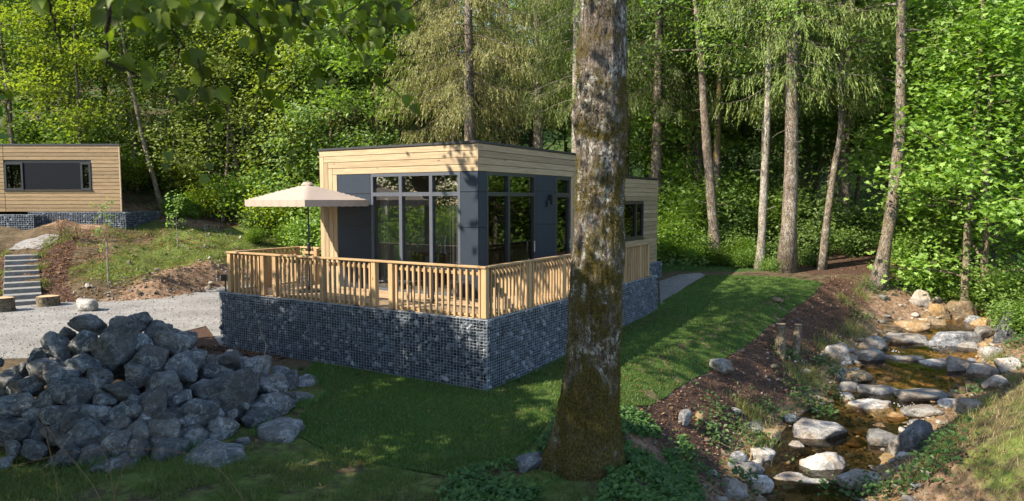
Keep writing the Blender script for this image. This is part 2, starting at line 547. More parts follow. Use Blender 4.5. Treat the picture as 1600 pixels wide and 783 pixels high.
t.color(t.ramp(w.outputs['Fac'], [(0.2, (0.30, 0.19, 0.10)), (0.8, (0.46, 0.33, 0.2))])); M['stump_cut'] = t.m

# leaves: reflect, let light through, a little gloss
def leaf(name, cols, trans=0.5, tcol=(1.25, 1.3, 0.42), gloss=0.025, tree_var=0.33):
    t = NT(name)
    c = t.ramp(t.isl(), [(i / (len(cols) - 1), k) for i, k in enumerate(cols)])
    c = t.mix(1.0, c, t.ramp(t.rnd(), [(0, 1 - tree_var), (1, 1 + tree_var)]), 'MULTIPLY')
    d = t.n('ShaderNodeBsdfDiffuse'); t.l(c, d.inputs[0])
    tr = t.n('ShaderNodeBsdfTranslucent')
    t.l(t.mix(1.0, c, tcol, 'MULTIPLY'), tr.inputs[0])
    m1 = t.n('ShaderNodeMixShader', i_0=trans); t.l(d.outputs[0], m1.inputs[1]); t.l(tr.outputs[0], m1.inputs[2])
    g = t.n('ShaderNodeBsdfGlossy'); g.inputs['Roughness'].default_value = 0.5
    m2 = t.n('ShaderNodeMixShader', i_0=gloss); t.l(m1.outputs[0], m2.inputs[1]); t.l(g.outputs[0], m2.inputs[2])
    t.l(m2.outputs[0], t.out.inputs[0]); M[name] = t.m
leaf('leaf_green', [(0.080, 0.145, 0.028), (0.140, 0.228, 0.048), (0.215, 0.305, 0.085)])
leaf('leaf_yellow', [(0.125, 0.185, 0.024), (0.20, 0.265, 0.040), (0.29, 0.345, 0.070)])
leaf('leaf_bright', [(0.095, 0.175, 0.026), (0.155, 0.262, 0.045), (0.235, 0.34, 0.085)])
leaf('leaf_dark', [(0.058, 0.115, 0.017), (0.095, 0.165, 0.026), (0.14, 0.21, 0.036)])
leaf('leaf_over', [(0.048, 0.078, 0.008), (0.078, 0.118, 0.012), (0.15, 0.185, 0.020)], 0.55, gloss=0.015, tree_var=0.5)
leaf('needle_dark', [(0.060, 0.095, 0.020), (0.10, 0.14, 0.030), (0.165, 0.195, 0.045)], 0.25)
leaf('needle_yellow', [(0.105, 0.118, 0.034), (0.165, 0.165, 0.052), (0.25, 0.21, 0.085)], 0.3)
leaf('needle_light', [(0.085, 0.125, 0.026), (0.14, 0.185, 0.038), (0.205, 0.235, 0.055)], 0.3)
leaf('weed', [(0.035, 0.085, 0.018), (0.055, 0.125, 0.026), (0.085, 0.165, 0.032)], 0.4)
leaf('turf', [(0.040, 0.084, 0.015), (0.070, 0.126, 0.023), (0.118, 0.166, 0.038)], 0.35, gloss=0.03)
leaf('rough_grass', [(0.06, 0.115, 0.02), (0.10, 0.15, 0.03), (0.17, 0.17, 0.06)], 0.35, gloss=0.03)
leaf('dry_grass', [(0.10, 0.095, 0.028), (0.175, 0.145, 0.06), (0.29, 0.22, 0.115)], 0.35, gloss=0.03)
leaf('slope_grass', [(0.070, 0.105, 0.02), (0.11, 0.135, 0.03), (0.19, 0.155, 0.07)], 0.35, gloss=0.03)
leaf('slope_green', [(0.085, 0.14, 0.02), (0.13, 0.19, 0.03), (0.21, 0.20, 0.07)], 0.35, gloss=0.03)
leaf('turf_pale', [(0.06, 0.105, 0.020), (0.10, 0.148, 0.030), (0.165, 0.185, 0.055)], 0.35, gloss=0.03)
leaf('dead_leaf', [(0.12, 0.06, 0.03), (0.2, 0.10, 0.05), (0.3, 0.18, 0.09)], 0.3)
leaf('straw', [(0.24, 0.17, 0.09), (0.36, 0.27, 0.15)], 0.2)
leaf('moss', [(0.075, 0.062, 0.013), (0.12, 0.098, 0.02), (0.17, 0.14, 0.032)], 0.3, gloss=0.0)
t = NT('chip', 0.9, 0.15)
t.color(t.ramp(t.isl(), [(0.0, (0.026, 0.016, 0.011)), (0.5, (0.078, 0.044, 0.030)), (0.85, (0.15, 0.085, 0.058)), (1.0, (0.29, 0.19, 0.13))])); M['chip'] = t.m

# ground sheet: litter, soil, grass and mulch by zone
t = NT('ground', 0.95, 0.12); v = t.coord('Object', rnd=False)
n1 = t.noise(v, 0.9, 6, 0.65); n2 = t.noise(v, 6.0, 6, 0.7); n3 = t.noise(v, 34.0, 4, 0.7)
base = t.ramp(n2, [(0.3, (0.045, 0.032, 0.02)), (0.5, (0.085, 0.062, 0.036)), (0.7, (0.15, 0.115, 0.07))])
soil = t.ramp(n2, [(0.28, (0.115, 0.07, 0.042)), (0.5, (0.20, 0.13, 0.083)), (0.72, (0.33, 0.235, 0.16))])
grass = t.ramp(n2, [(0.3, (0.055, 0.085, 0.018)), (0.5, (0.095, 0.13, 0.026)), (0.7, (0.17, 0.165, 0.06))])
mulch = t.ramp(n3, [(0.3, (0.024, 0.014, 0.010)), (0.5, (0.066, 0.039, 0.027)), (0.7, (0.13, 0.078, 0.054))])
green = t.ramp(n2, [(0.3, (0.02, 0.045, 0.012)), (0.7, (0.055, 0.10, 0.022))])
stream = t.ramp(n2, [(0.3, (0.10, 0.07, 0.034)), (0.5, (0.22, 0.15, 0.072)), (0.7, (0.36, 0.26, 0.14))])
c = base
for col, an in ((soil, 'soil'), (grass, 'grass'), (mulch, 'mulch'), (green, 'green'), (stream, 'stream')):
    k = t.math('ADD', t.attr(an), t.math('MULTIPLY', t.math('SUBTRACT', n1, 0.5), 1.3))
    k = t.math('ADD', k, t.math('MULTIPLY', t.math('SUBTRACT', n2, 0.5), 0.9))
    k = t.math('MULTIPLY', t.ramp(k, [(0.40, 0.0), (0.60, 1.0)]), t.ramp(t.attr(an), [(0.0, 0.0), (0.12, 1.0)]))
    c = t.mix(k, c, col)
c = t.mix(0.55, c, t.ramp(n3, [(0.3, 0.55), (0.7, 1.45)]), 'MULTIPLY')
t.color(c); t.bump(t.math('ADD', n2, t.math('MULTIPLY', n3, 0.5)), 0.8, 0.06); M['ground'] = t.m

t = NT('turf_base', 0.95, 0.1); v = t.coord('Object', rnd=False)
n = t.noise(v, 1.1, 5); n3 = t.noise(v, 45, 4, 0.7)
c = t.ramp(n, [(0.3, (0.030, 0.062, 0.012)), (0.7, (0.055, 0.098, 0.020))])
c = t.mix(0.6, c, t.ramp(n3, [(0.3, 0.5), (0.7, 1.5)]), 'MULTIPLY')
t.color(c); t.bump(n3, 0.8, 0.03); M['turf_base'] = t.m
t = NT('gravel', 0.95, 0.2); v = t.coord('Object', rnd=False)
vo = t.n('ShaderNodeTexVoronoi', i_Scale=24.0); t.l(v, vo.inputs['Vector'])
n = t.noise(v, 0.7, 5); n3 = t.noise(v, 60, 3, 0.7)
c = t.ramp(n, [(0.3, (0.145, 0.138, 0.13)), (0.7, (0.225, 0.217, 0.207))])
c = t.mix(0.7, c, t.ramp(n3, [(0.3, 0.6), (0.7, 1.4)]), 'MULTIPLY')
sx = t.n('ShaderNodeSeparateColor'); t.l(vo.outputs['Color'], sx.inputs[0])
c = t.mix(0.5, c, t.ramp(sx.outputs[0], [(0, 0.2), (1, 0.8)]), 'SOFT_LIGHT')
t.color(c); t.bump(vo.outputs['Distance'], 0.8, 0.02); M['gravel'] = t.m

# stream water: clear brown, mirror at a glance, rippled
t = NT('water')
v = t.coord('Object', (1, 1, 1), rnd=False)
h = t.math('ADD', t.noise(v, 7.0, 3, 0.5, 0.6), t.math('MULTIPLY', t.noise(v, 24.0, 2), 0.35))
bp = t.n('ShaderNodeBump', i_Strength=0.32, i_Distance=0.02); t.l(h, bp.inputs['Height'])
g = t.n('ShaderNodeBsdfGlossy'); g.inputs['Roughness'].default_value = 0.03; t.l(bp.outputs[0], g.inputs['Normal'])
tr = t.n('ShaderNodeBsdfTransparent'); tr.inputs[0].default_value = (0.86, 0.74, 0.54, 1)
fr = t.n('ShaderNodeFresnel', i_IOR=1.33); t.l(bp.outputs[0], fr.inputs['Normal'])
mx = t.n('ShaderNodeMixShader'); t.l(t.math('ADD', t.math('MULTIPLY', fr.outputs[0], 1.0), 0.02), mx.inputs[0])
t.l(tr.outputs[0], mx.inputs[1]); t.l(g.outputs[0], mx.inputs[2]); t.l(mx.outputs[0], t.out.inputs[0]); M['water'] = t.m
# ------------------------------------------------------------------ house frame: local x runs back along the right side, local y runs left along the front
P0 = np.array([-0.471, 12.897])
HD = R(58.588)
UX = np.array([math.cos(HD), math.sin(HD)]); VX = np.array([-math.sin(HD), math.cos(HD)])
ZD = 1.376                                       # deck level
def W(u, v): return P0 + u * UX + v * VX
def to_local(p): q = np.asarray(p)[..., :2] - P0; return q @ UX, q @ VX

# ------------------------------------------------------------------ ground
def axis_coords(lo, hi, step, far):
    a = list(np.arange(lo, hi + 1e-6, step)); s = step; x = hi
    while x < far: s *= 1.25; x += s; a.append(x)
    s = step; x = lo; b = []
    while x > -far: s *= 1.25; x -= s; b.append(x)
    return np.array(b[::-1] + a)
gx = axis_coords(-22, 24, 0.19, 420); gy = axis_coords(6.5, 40, 0.19, 420)
GX, GY = np.meshgrid(gx, gy)
GZ = ground(GX, GY)
nx, ny = len(gx), len(gy)
ii = np.arange(nx * ny).reshape(ny, nx)
GF = np.stack([ii[:-1, :-1], ii[:-1, 1:], ii[1:, 1:], ii[1:, :-1]], -1).reshape(-1, 4)
px_ = lambda pts: [tuple(on_ground(*p)[:2]) for p in pts]
# right edge of the new lawn, from the back to the big tree
EDGE = np.array(px_([(1286, 442), (1272, 460), (1240, 483), (1203, 508), (1178, 532), (1140, 556), (1088, 590), (1044, 620), (1000, 636), (972, 641)]))
EDGE = np.concatenate([EDGE, [(0.6, 11.2), (0.1, 9.4), (-0.9, 8.9)]])
def inside(x, y, P):
    P = np.asarray(P); c = np.zeros(x.shape, bool); j = len(P) - 1
    for i in range(len(P)):
        xi, yi = P[i]; xj, yj = P[j]
        c ^= ((yi > y) != (yj > y)) & (x < (xj - xi) * (y - yi) / (yj - yi + 1e-12) + xi)
        j = i
    return c
fx, fy = GX.ravel(), GY.ravel()
Dt, sgt, _, _ = poly_dist(fx, fy, TOE); dT = np.where(sgt > 0, Dt, -Dt)
De, sge, _, _ = poly_dist(fx, fy, EDGE)
Ds, sgs, wl_, hw_ = stream_at(fx, fy); tS = Ds - hw_
nz = noise2(fx, fy, 3.0, 44) - 0.5
leftz = 1 - ss(-10, -6, fx)
m_soil = np.maximum(ss(-0.6, 0.0, dT) * (1 - ss(1.4, 2.2, dT)) * ss(-15.5, -13.5, fx) * 1.0,
                    ss(7.2, 9.0, dT + nz * 2) * (1 - ss(10, 13.5, dT + nz * 3)) * 0.95) * ss(-30, -16, fx) * (1 - ss(-6, -1, fx))
m_grass = np.maximum(ss(1.2, 2.6, dT + nz * 1.2) * (1 - ss(7.0, 8.8, dT + nz * 2)) * 0.88 * ss(-17.5, -15.4, fx) * (1 - ss(-8, -5, fx)),
                     0.55 * (fy < 14) * (fx < 1.2) * (tS > 2.5))
m_grass = np.maximum(m_grass, 0.46 * (sgs < 0) * ss(0.7, 1.6, tS) * (fy < 25))
m_mulch = np.where((sge > 0) & (De < 6) & (fx > 1.5), (1 - ss(0.9, 2.0, De + nz)) * ss(10.5, 12.5, fy), 0) * (sgs > 0)
m_mulch = np.maximum(m_mulch, ((fx > 11.3) & (fx < 20) & (fy > 26) & (fy < 36)) * (1 - ss(2.2, 3.6, np.abs(fy - 29.0 - 0.2 * (fx - 12)))) * 0.72)
BED1 = px_([(60, 392), (120, 372), (112, 410), (104, 440), (118, 471), (64, 474)])
BED2 = px_([(-30, 395), (9, 390), (9, 476), (-30, 480)])
m_mulch = np.maximum(m_mulch, 0.95 * (inside(fx, fy, BED1) | inside(fx, fy, BED2)))
m_green = np.maximum(ss(10, 13, dT + nz * 3) * 0.5, ss(33, 36, fy + nz * 3) * (fx > -4) * 0.62)
m_green = np.maximum(m_green, ((np.hypot((fx - 2.4) / 2.0, (fy - 9.4) / 1.6) < 1) & (sgs > 0)) * 0.5)
m_green = np.maximum(m_green, 0.75 * ss(26.3, 27.3, fy) * (fx > 5) * (1 - ss(10.8, 11.6, fx)))
m_soil = np.maximum(m_soil, np.where(sgs > 0, 0.72 * (1 - ss(1.6, 3.0, tS + nz)), 0.62 * (1 - ss(0.9, 1.8, tS + nz))) * (fy > 8))
m_mulch = np.maximum(m_mulch, 0.95 * inside(fx, fy, px_([(283, 514), (346, 503), (346, 572), (420, 590), (330, 600), (298, 560)])))
m_stream = 1 - ss(0.0, 0.9, tS + nz * 0.8)
go = link('ground', mesh('ground', np.stack([fx, fy, GZ.ravel()], 1), GF, M['ground'], True,
          dict(soil=m_soil, grass=m_grass, mulch=m_mulch, green=m_green, stream=m_stream)))
tag(go, kind='structure')

def drape(name, poly, lift, mat, step=0.3):
    """a sheet that follows the ground inside a polygon"""
    P = []
    n = len(poly)
    for i in range(n):
        a = np.array(poly[i][:2], float); b = np.array(poly[(i + 1) % n][:2], float)
        k = max(1, int(np.linalg.norm(b - a) / step))
        for t in range(k): P.append(a + (b - a) * t / k)
    P = np.array(P); nb = len(P)
    X, Y = np.meshgrid(np.arange(P[:, 0].min(), P[:, 0].max(), step), np.arange(P[:, 1].min(), P[:, 1].max(), step))
    X = X.ravel(); Y = Y.ravel()
    D, _, _, _ = poly_dist(X, Y, np.concatenate([P, P[:1]]))
    k = inside(X, Y, P) & (D > step * 0.45)
    pts = np.concatenate([P, np.stack([X[k], Y[k]], 1)])
    vs, _, fs, *_ = delaunay_2d_cdt([Vector(p) for p in pts], [(i, (i + 1) % nb) for i in range(nb)], [list(range(nb))], 1, 1e-5)
    V = np.array([(v.x, v.y) for v in vs])
    z = ground(V[:, 0], V[:, 1]) + lift
    # turn the rim down into the ground so that the sheet has an edge
    o = link(name, mesh(name, np.column_stack([V, z]), [list(f) for f in fs], mat, True))
    return tag(o, kind='structure')

# new lawn: edge, far side, along the gabion, and round its corner to the foreground
back = px_([(1230, 434), (1160, 431), (1104, 431)])
lawn_poly = list(map(tuple, EDGE)) + [(-2.5, 9.6), (-3.6, 10.8), (-3.5, 13), (-4.4, 14.6)] + [tuple(W(0.25, 4.8)), tuple(W(0.25, 0.3)), tuple(W(9.0, 0.25))] + px_([(1040, 468), (1072, 450)]) + back[::-1]
drape('lawn', lawn_poly, 0.02, M['turf_base'], 0.35)
gravel_poly = px_([(0, 570), (0, 482), (30, 478), (75, 473), (130, 473), (190, 471), (250, 467), (300, 458), (330, 452), (345, 449)]) + [(-8.6, 32.5), tuple(W(9, 8.4)), tuple(W(2.6, 8.0)), tuple(W(0.1, 8.1))] + px_([(322, 510), (290, 518), (200, 540), (90, 560)])
gravel_poly = [(-26, 14.4), (-26, 23.0)] + gravel_poly[1:]
drape('gravel_path', gravel_poly, 0.015, M['gravel'], 0.4)
drape('gravel_walk', px_([(1032, 478), (1074, 447), (1102, 431), (1093, 427), (1060, 430), (1030, 440)]), 0.02, M['gravel'], 0.3)
drape('gravel_landing', px_([(12, 391), (60, 391), (82, 381), (100, 370), (84, 367), (58, 372), (24, 382)]), 0.03, M['gravel'], 0.3)

# stream water: stepped pools between the stones
SV = []; SF = []
seg = []
for i in range(1, len(STREAM) - 1):
    a = STREAM[i]; b = STREAM[i + 1]
    k = max(2, int(np.hypot(*(b[:2] - a[:2])) / 0.25))
    for t in range(k): seg.append(a + (b - a) * t / k)
seg = np.array(seg)
T = np.gradient(seg[:, :2], axis=0); T /= np.linalg.norm(T, axis=1)[:, None]
N = np.stack([-T[:, 1], T[:, 0]], 1)
steps = 8
zq = np.array([min(STREAM[STREAM[:, 2] <= s[2] + 1e-6][:, 2].max() + 0.10, s[2] + 0.02) for s in seg])
zq = np.maximum(np.convolve(np.pad(zq, 2, 'edge'), np.ones(5) / 5, 'valid'), seg[:, 2] - 0.08)
for k in range(-steps, steps + 1):
    q = seg[:, :2] + N * (seg[:, 3:4] + 0.45) * k / steps
    SV.append(np.column_stack([q, zq]))
SV = np.stack(SV, 1); n0, n1_ = SV.shape[:2]
ii = np.arange(n0 * n1_).reshape(n0, n1_)
SF = np.stack([ii[:-1, :-1], ii[1:, :-1], ii[1:, 1:], ii[:-1, 1:]], -1).reshape(-1, 4)
tag(link('stream_water', mesh('stream_water', SV.reshape(-1, 3), SF, M['water'], True)), kind='structure')
# ------------------------------------------------------------------ gabions
def ico_verts(sub):
    bm = bmesh.new(); bmesh.ops.create_icosphere(bm, subdivisions=sub, radius=1.0)
    V = np.array([v.co[:] for v in bm.verts]); F = np.array([[v.index for v in f.verts] for f in bm.faces]); bm.free()
    return V, F
ICO1, ICOF1 = ico_verts(1)
ICO4, ICOF4 = ico_verts(4)
ICO3, ICOF3 = ico_verts(3)

def stones_mesh(name, C, size, mat, rng, flat=1.0):
    """many small lumps joined: C (n,3) centres, size (n,)"""
    n = len(C)
    ax = rng.uniform(0.65, 1.25, (n, 1, 3)); ax[:, :, 2] *= flat
    jit = rng.uniform(0.72, 1.2, (n, len(ICO1), 1))
    V = ICO1[None] * jit * ax * size[:, None, None]
    q = rng.normal(size=(n, 4)); q[:, 1:3] *= (0.3 if flat < 1 else 1); q /= np.linalg.norm(q, axis=1)[:, None]
    w, x, y, z = q.T
    Rm = np.stack([1 - 2 * (y * y + z * z), 2 * (x * y - z * w), 2 * (x * z + y * w), 2 * (x * y + z * w), 1 - 2 * (x * x + z * z), 2 * (y * z - x * w),
                   2 * (x * z - y * w), 2 * (y * z + x * w), 1 - 2 * (x * x + y * y)], 1).reshape(n, 3, 3)
    V = np.einsum('nij,nkj->nki', Rm, V) + C[:, None]
    F = (ICOF1[None] + (np.arange(n) * len(ICO1))[:, None, None]).reshape(-1, 3)
    return mesh(name, V.reshape(-1, 3), F, mat)

def gabion_faces(root, runs, z0, z1, rng, px=0.078, pz=0.056, wr=0.0029, depth=0.3, ps=0.078):
    """runs: (ax, ay, bx, by) outer faces in local coordinates, stones to the left of a->b ... outward normal given"""
    Cs = []; Ss = []; wires = MB(); core = MB()
    for (ax, ay, bx, by, nxn, nyn) in runs:
        a = np.array([ax, ay]); b = np.array([bx, by]); L = np.linalg.norm(b - a); d = (b - a) / L; nrm = np.array([nxn, nyn])
        nu = int(L / ps); nv = int((z1 - z0) / ps) + 1
        for i in range(nu):
            for j in range(nv):
                u = (i + 0.5 * (j % 2) + 0.25 + rng.uniform(-0.3, 0.3)) * L / nu; z = z0 + (j + 0.5 + rng.uniform(-0.25, 0.25)) * (z1 - z0) / nv
                p = a + d * min(u, L - 0.03) - nrm * rng.uniform(0.04, 0.075)
                Cs.append((p[0], p[1], min(z, z1 - 0.035))); Ss.append(rng.uniform(0.03, 0.07))
        # top row seen from above
        for i in range(nu):
            for k in range(int(depth / ps)):
                p = a + d * (i + rng.uniform(0.2, 0.8)) * L / nu - nrm * (0.08 + k * ps)
                Cs.append((p[0], p[1], z1 - 0.035)); Ss.append(rng.uniform(0.036, 0.052))
        c = (a + b) / 2 - nrm * (0.085 + depth / 2)
        M_ = Matrix.Rotation(math.atan2(d[1], d[0]), 4, 'Z')
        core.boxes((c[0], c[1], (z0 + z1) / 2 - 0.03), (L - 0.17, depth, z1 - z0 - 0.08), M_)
        nh = int((z1 - z0) / pz)
        for j in range(nh + 1):
            z = z0 + (z1 - z0) * j / nh
            m = (a + b) / 2
            wires.boxes((m[0], m[1], z), (L, wr * 2, wr * 2), M_)
        nvv = int(L / px)
        for i in range(nvv + 1):
            p = a + d * L * i / nvv + nrm * wr
            wires.boxes((p[0], p[1], (z0 + z1) / 2), (wr * 2, wr * 2, z1 - z0), M_)
            q = p - nrm * depth / 2
            wires.boxes((q[0], q[1], z1 + wr), (wr * 2, depth, wr * 2), M_)
        for k in range(1, int(depth / px)):
            m = (a + b) / 2 - nrm * k * px
            wires.boxes((m[0], m[1], z1 - wr * 0.5), (L, wr * 2, wr * 2), M_)
        m = (a + b) / 2
        wires.boxes((m[0] + nrm[0] * 0.004, m[1] + nrm[1] * 0.004, z1 + 0.004), (L, 0.014, 0.014), M_)
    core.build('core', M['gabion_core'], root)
    tag(link('stones', stones_mesh('stones', np.array(Cs), np.array(Ss), M['gabion_stone'], rng), root), kind='stuff')
    tag(wires.build('wire_mesh', M['wire'], root), kind='stuff')

rng = np.random.default_rng(5)
g = thing('gabion_wall', 'long grey wire gabion wall filled with blue-grey stones under the timber terrace', 'gabion wall', (P0[0], P0[1], 0), HD)
gabion_faces(g, [(0, 0, 0, 7.91, -1, 0), (0, 0, 9.36, 0, 0, -1), (9.36, 0, 9.36, 1.7, 1, 0), (0, 7.91, 2.5, 7.91, 0, 1)], -0.12, ZD, rng)
g = thing('gabion_wall', 'low gabion plinth beneath the end of the timber annexe beside the gravel walk', 'gabion wall', (P0[0], P0[1], 0), HD)
gabion_faces(g, [(9.7, 1.62, 14.35, 1.62, 0, -1), (14.35, 1.62, 14.35, 4.6, 1, 0)], 0.3, ZD - 0.03, rng)

# ------------------------------------------------------------------ deck
deck = thing('deck', 'sunlit timber terrace floor of narrow boards behind the railing', 'terrace', (P0[0], P0[1], 0), HD)
for i in range(15):
    u = 0.16 + 0.148 * i
    box('board', M['decking'], (u, 3.94, ZD - 0.002), (0.14, 7.72, 0.028), deck, 0.003)
for i in range(47):
    u = 2.385 + 0.148 * i
    if u < 9.2: box('board', M['decking'], (u, 0.9, ZD - 0.002), (0.14, 1.64, 0.028), deck, 0.003)
box('joist_frame', M['frame_black'], (1.2, 3.95, ZD - 0.1), (2.1, 7.5, 0.16), deck)
box('joist_frame', M['frame_black'], (5.8, 0.95, ZD - 0.1), (6.9, 1.5, 0.16), deck)

# ------------------------------------------------------------------ railings
RT = 2.39
def railing(label, a, b, posts, gaps, pitch, inward, base=ZD + 0.02, end_caps=True):
    a = np.array(a, float); b = np.array(b, float); L = np.linalg.norm(b - a); d = (b - a) / L
    along_x = abs(d[0]) > 0.5
    rt = thing('railing', label, 'railing', (P0[0], P0[1], 0), HD)
    wx = 'x' if along_x else 'y'
    def dims(l, w, h): return (l, w, h) if along_x else (w, l, h)
    def pos(s, off, z): p = a + d * s + np.array(inward) * off; return (p[0], p[1], z)
    box('handrail', M['pine_' + wx], pos(L / 2, 0.0, RT - 0.02), dims(L + 0.13, 0.125, 0.042), rt, 0.006)
    ends = [0.01] + [e for g_ in gaps for e in g_] + [L - 0.01]
    for e0, e1 in zip(ends[::2], ends[1::2]):
        box('rail', M['pine_' + wx], pos((e0 + e1) / 2, 0.050, RT - 0.15), dims(e1 - e0, 0.036, 0.075), rt, 0.004)
        box('rail', M['pine_' + wx], pos((e0 + e1) / 2, 0.050, base + 0.035), dims(e1 - e0, 0.036, 0.05), rt, 0.004)
    for s in posts:
        box('post', M['pine_z'], pos(s, 0.02, (base + RT - 0.041) / 2), (0.118, 0.118, RT - 0.041 - base), rt, 0.006)
    s = pitch * 0.75
    r = random.Random(len(label))
    while s < L - 0.05:
        if all(abs(s - p) > 0.095 for p in posts) and not any(g0 < s < g1 for g0, g1 in gaps):
            box('baluster', M['pine_z'], pos(s, 0.004 - 0.0 + r.uniform(-.002, .002), (base - 0.012 + RT - 0.041) / 2), (0.046, 0.046, RT - 0.041 - base + 0.012), rt, 0.004)
        s += pitch
    return rt
railing('front pine railing of the terrace facing the rock pile, with square posts and slim balusters', (0.1, 0.12), (0.1, 7.62), [0.0, 2.31, 2.78, 4.31, 5.86, 6.28, 7.5], [(2.31, 2.78), (5.86, 6.28)], 0.147, (1, 0))
railing('side pine railing running back along the lawn behind the mossy trunk', (0.2, 0.1), (8.8, 0.1), [1.55, 3.1, 4.7, 6.3, 7.9, 8.56], [], 0.135, (0, 1))
railing('short orange lit pine railing at the back left of the terrace by the parasol', (0.2, 7.62), (2.24, 7.62), [1.0, 1.98], [], 0.142, (0, -1))
railing('last railing panel closing the gap between terrace corner and cedar boards', (2.3, 7.5), (2.3, 6.9), [0.55], [], 0.142, (-1, 0))

# ------------------------------------------------------------------ main cabin
cab = thing('cabin', 'flat roofed timber cabin with dark panels and tall corner glazing on the terrace', 'cabin', (P0[0], P0[1], 0), HD)
U0, V0, V1, UM, UA = 2.303, 1.756, 6.81, 7.65, 14.2
ZH, ZF, ZT = 4.30, 4.93, 4.985                   # window head, top of boards, top of roof edge
ZA = 4.40                                        # annexe roof
# walls behind the cladding: kept as solid slabs, openings left free
wb = 0.10
def slab(n, m, u0, u1, v0, v1, z0, z1): return box(n, M[m], ((u0 + u1) / 2, (v0 + v1) / 2, (z0 + z1) / 2), (u1 - u0, v1 - v0, z1 - z0), cab, 0.003)
slab('floor', 'inside_floor', U0 + .05, UM + .3, V0 + .05, V1 - .05, ZD - 0.2, ZD - 0.03)
slab('ceiling', 'plaster', U0 + .05, UM, V0 + .05, V1 - .05, 4.42, 4.9)
slab('wall', 'plaster', UM - 0.15, UM, V0 + .25, V1 - .03, ZD - 0.03, 4.42)
slab('wall', 'plaster', U0 + .2, UM - .15, V1 - 0.2, V1 - .03, ZD - 0.03, 4.42)
slab('wall', 'plaster', U0 + .04, U0 + .2, 5.06, V1 - .03, ZD - 0.03, 4.42)
slab('wall', 'plaster', 5.0, 6.06, V0 + .05, V0 + .2, ZD - 0.03, 4.42)
slab('wall', 'plaster', 7.0, UM - .15, V0 + .05, V0 + .2, ZD - 0.03, 4.42)
slab('wall', 'anthracite', U0 + .045, U0 + .20, V0 + .045, 2.25, ZD - 0.15, ZH)
slab('wall', 'anthracite', U0 + .20, 2.66, V0 + .045, V0 + .20, ZD - 0.15, ZH)
slab('roof', 'roof_cap', U0 - .03, UM + .03, V0 - .03, V1 + .03, ZF, ZT)
slab('roof', 'roof_cap', UM + .03, UA + .03, V0 - .02, V1 + .02, ZA, ZA + .05)
# front fascia and mitred boards
bh = (ZF - ZH) / 4; bw = 0.157
for k in range(4):
    z = ZH + bh * (k + 0.5)
    vl = V1 - bw * (3 - k) - 0.006
    box('board', M['larch_y'], (U0 + 0.02, (V0 + 0.035 + vl) / 2, z), (0.04, vl - V0 - 0.035, bh - 0.011), cab, 0.003)
    ur = 7.0 + 0.16 * (k + 1)
    box('board', M['larch_x'], ((U0 + 0.045 + ur) / 2, V0 + 0.02, z), (ur - U0 - 0.045, 0.04, bh - 0.011), cab, 0.003)
for k in range(4):
    v = V1 - bw * (k + 0.5); zt = ZF - bh * k - 0.006
    # upright boards, the same larch from foot to top
    box('board', M['larch_z'], (U0 + 0.02, v, (ZD - .05 + zt - (bh if k < 4 else 0)) / 2), (0.04, bw - 0.010, zt - bh * 1.0 - ZD + .05), cab, 0.003)
    u = 7.0 + 0.16 * (k + 0.5); zt = ZH + bh * k
    box('board', M['larch_z'], (u, V0 + 0.02, (ZD - .05 + zt) / 2), (0.15, 0.04, zt - ZD + .04), cab, 0.003)
slab('board_backing', 'frame_black', U0 + .028, U0 + .05, V0 + .06, V1 - .02, ZH - .0, ZF - .01)
slab('board_backing', 'frame_black', U0 + .03, U0 + .05, 6.18, V1 - .02, ZD - .05, ZH)
slab('board_backing', 'frame_black', U0 + .07, UM - .02, V0 + .028, V0 + .05, ZH - .0, ZF - .01)
slab('board_backing', 'frame_black', 7.01, UM - .02, V0 + .03, V0 + .05, ZD - .05, ZH)
slab('corner_trim', 'larch_z', U0 - .004, U0 + .042, V0 - .004, V0 + .032, ZH + .004, ZF)
# left side of the cabin (out of view) and back
slab('wall', 'larch_x', U0 + .05, UA, V1 - .028, V1, ZD - .05, ZA)
slab('wall', 'larch_x', U0 + .05, UM, V1 - .028, V1, ZA, ZF)
slab('wall', 'larch_y', UA - .03, UA, V0 + .04, V1 - .03, ZD - .05, ZA)
slab('wall', 'larch_y', UM - .02, UM + .002, V0 + .045, V1 - .03, ZA + .05, ZF)
# dark facade panels, open joints between them
def panels_front(v0, v1, seams, x=U0):
    zz = [ZD - .06] + seams + [ZH]
    for a, b in zip(zz[:-1], zz[1:]):
        box('panel', M['anthracite'], (x + 0.02, (v0 + v1) / 2, (a + b) / 2), (0.03, v1 - v0 - 0.008, b - a - 0.012), cab, 0.002)
def panels_side(u0, u1, seams):
    zz = [ZD - .06] + seams + [ZH]
    for a, b in zip(zz[:-1], zz[1:]):
        box('panel', M['anthracite'], ((u0 + u1) / 2, V0 + 0.02, (a + b) / 2), (u1 - u0 - 0.008, 0.03, b - a - 0.012), cab, 0.002)
panels_front(V0 + .002, 2.255, [3.015, 3.83]); panels_front(5.03, 6.175, [2.995, 3.80])
panels_side(U0 + .04, 2.66, [3.015, 3.83]); panels_side(4.98, 6.08, [3.0, 3.86])
slab('panel_backing', 'frame_black', U0 + .036, U0 + .045, 5.04, 6.17, ZD - .06, ZH - .01)
slab('panel_backing', 'frame_black', 4.99, 6.07, V0 + .036, V0 + .045, ZD - .06, ZH - .01)

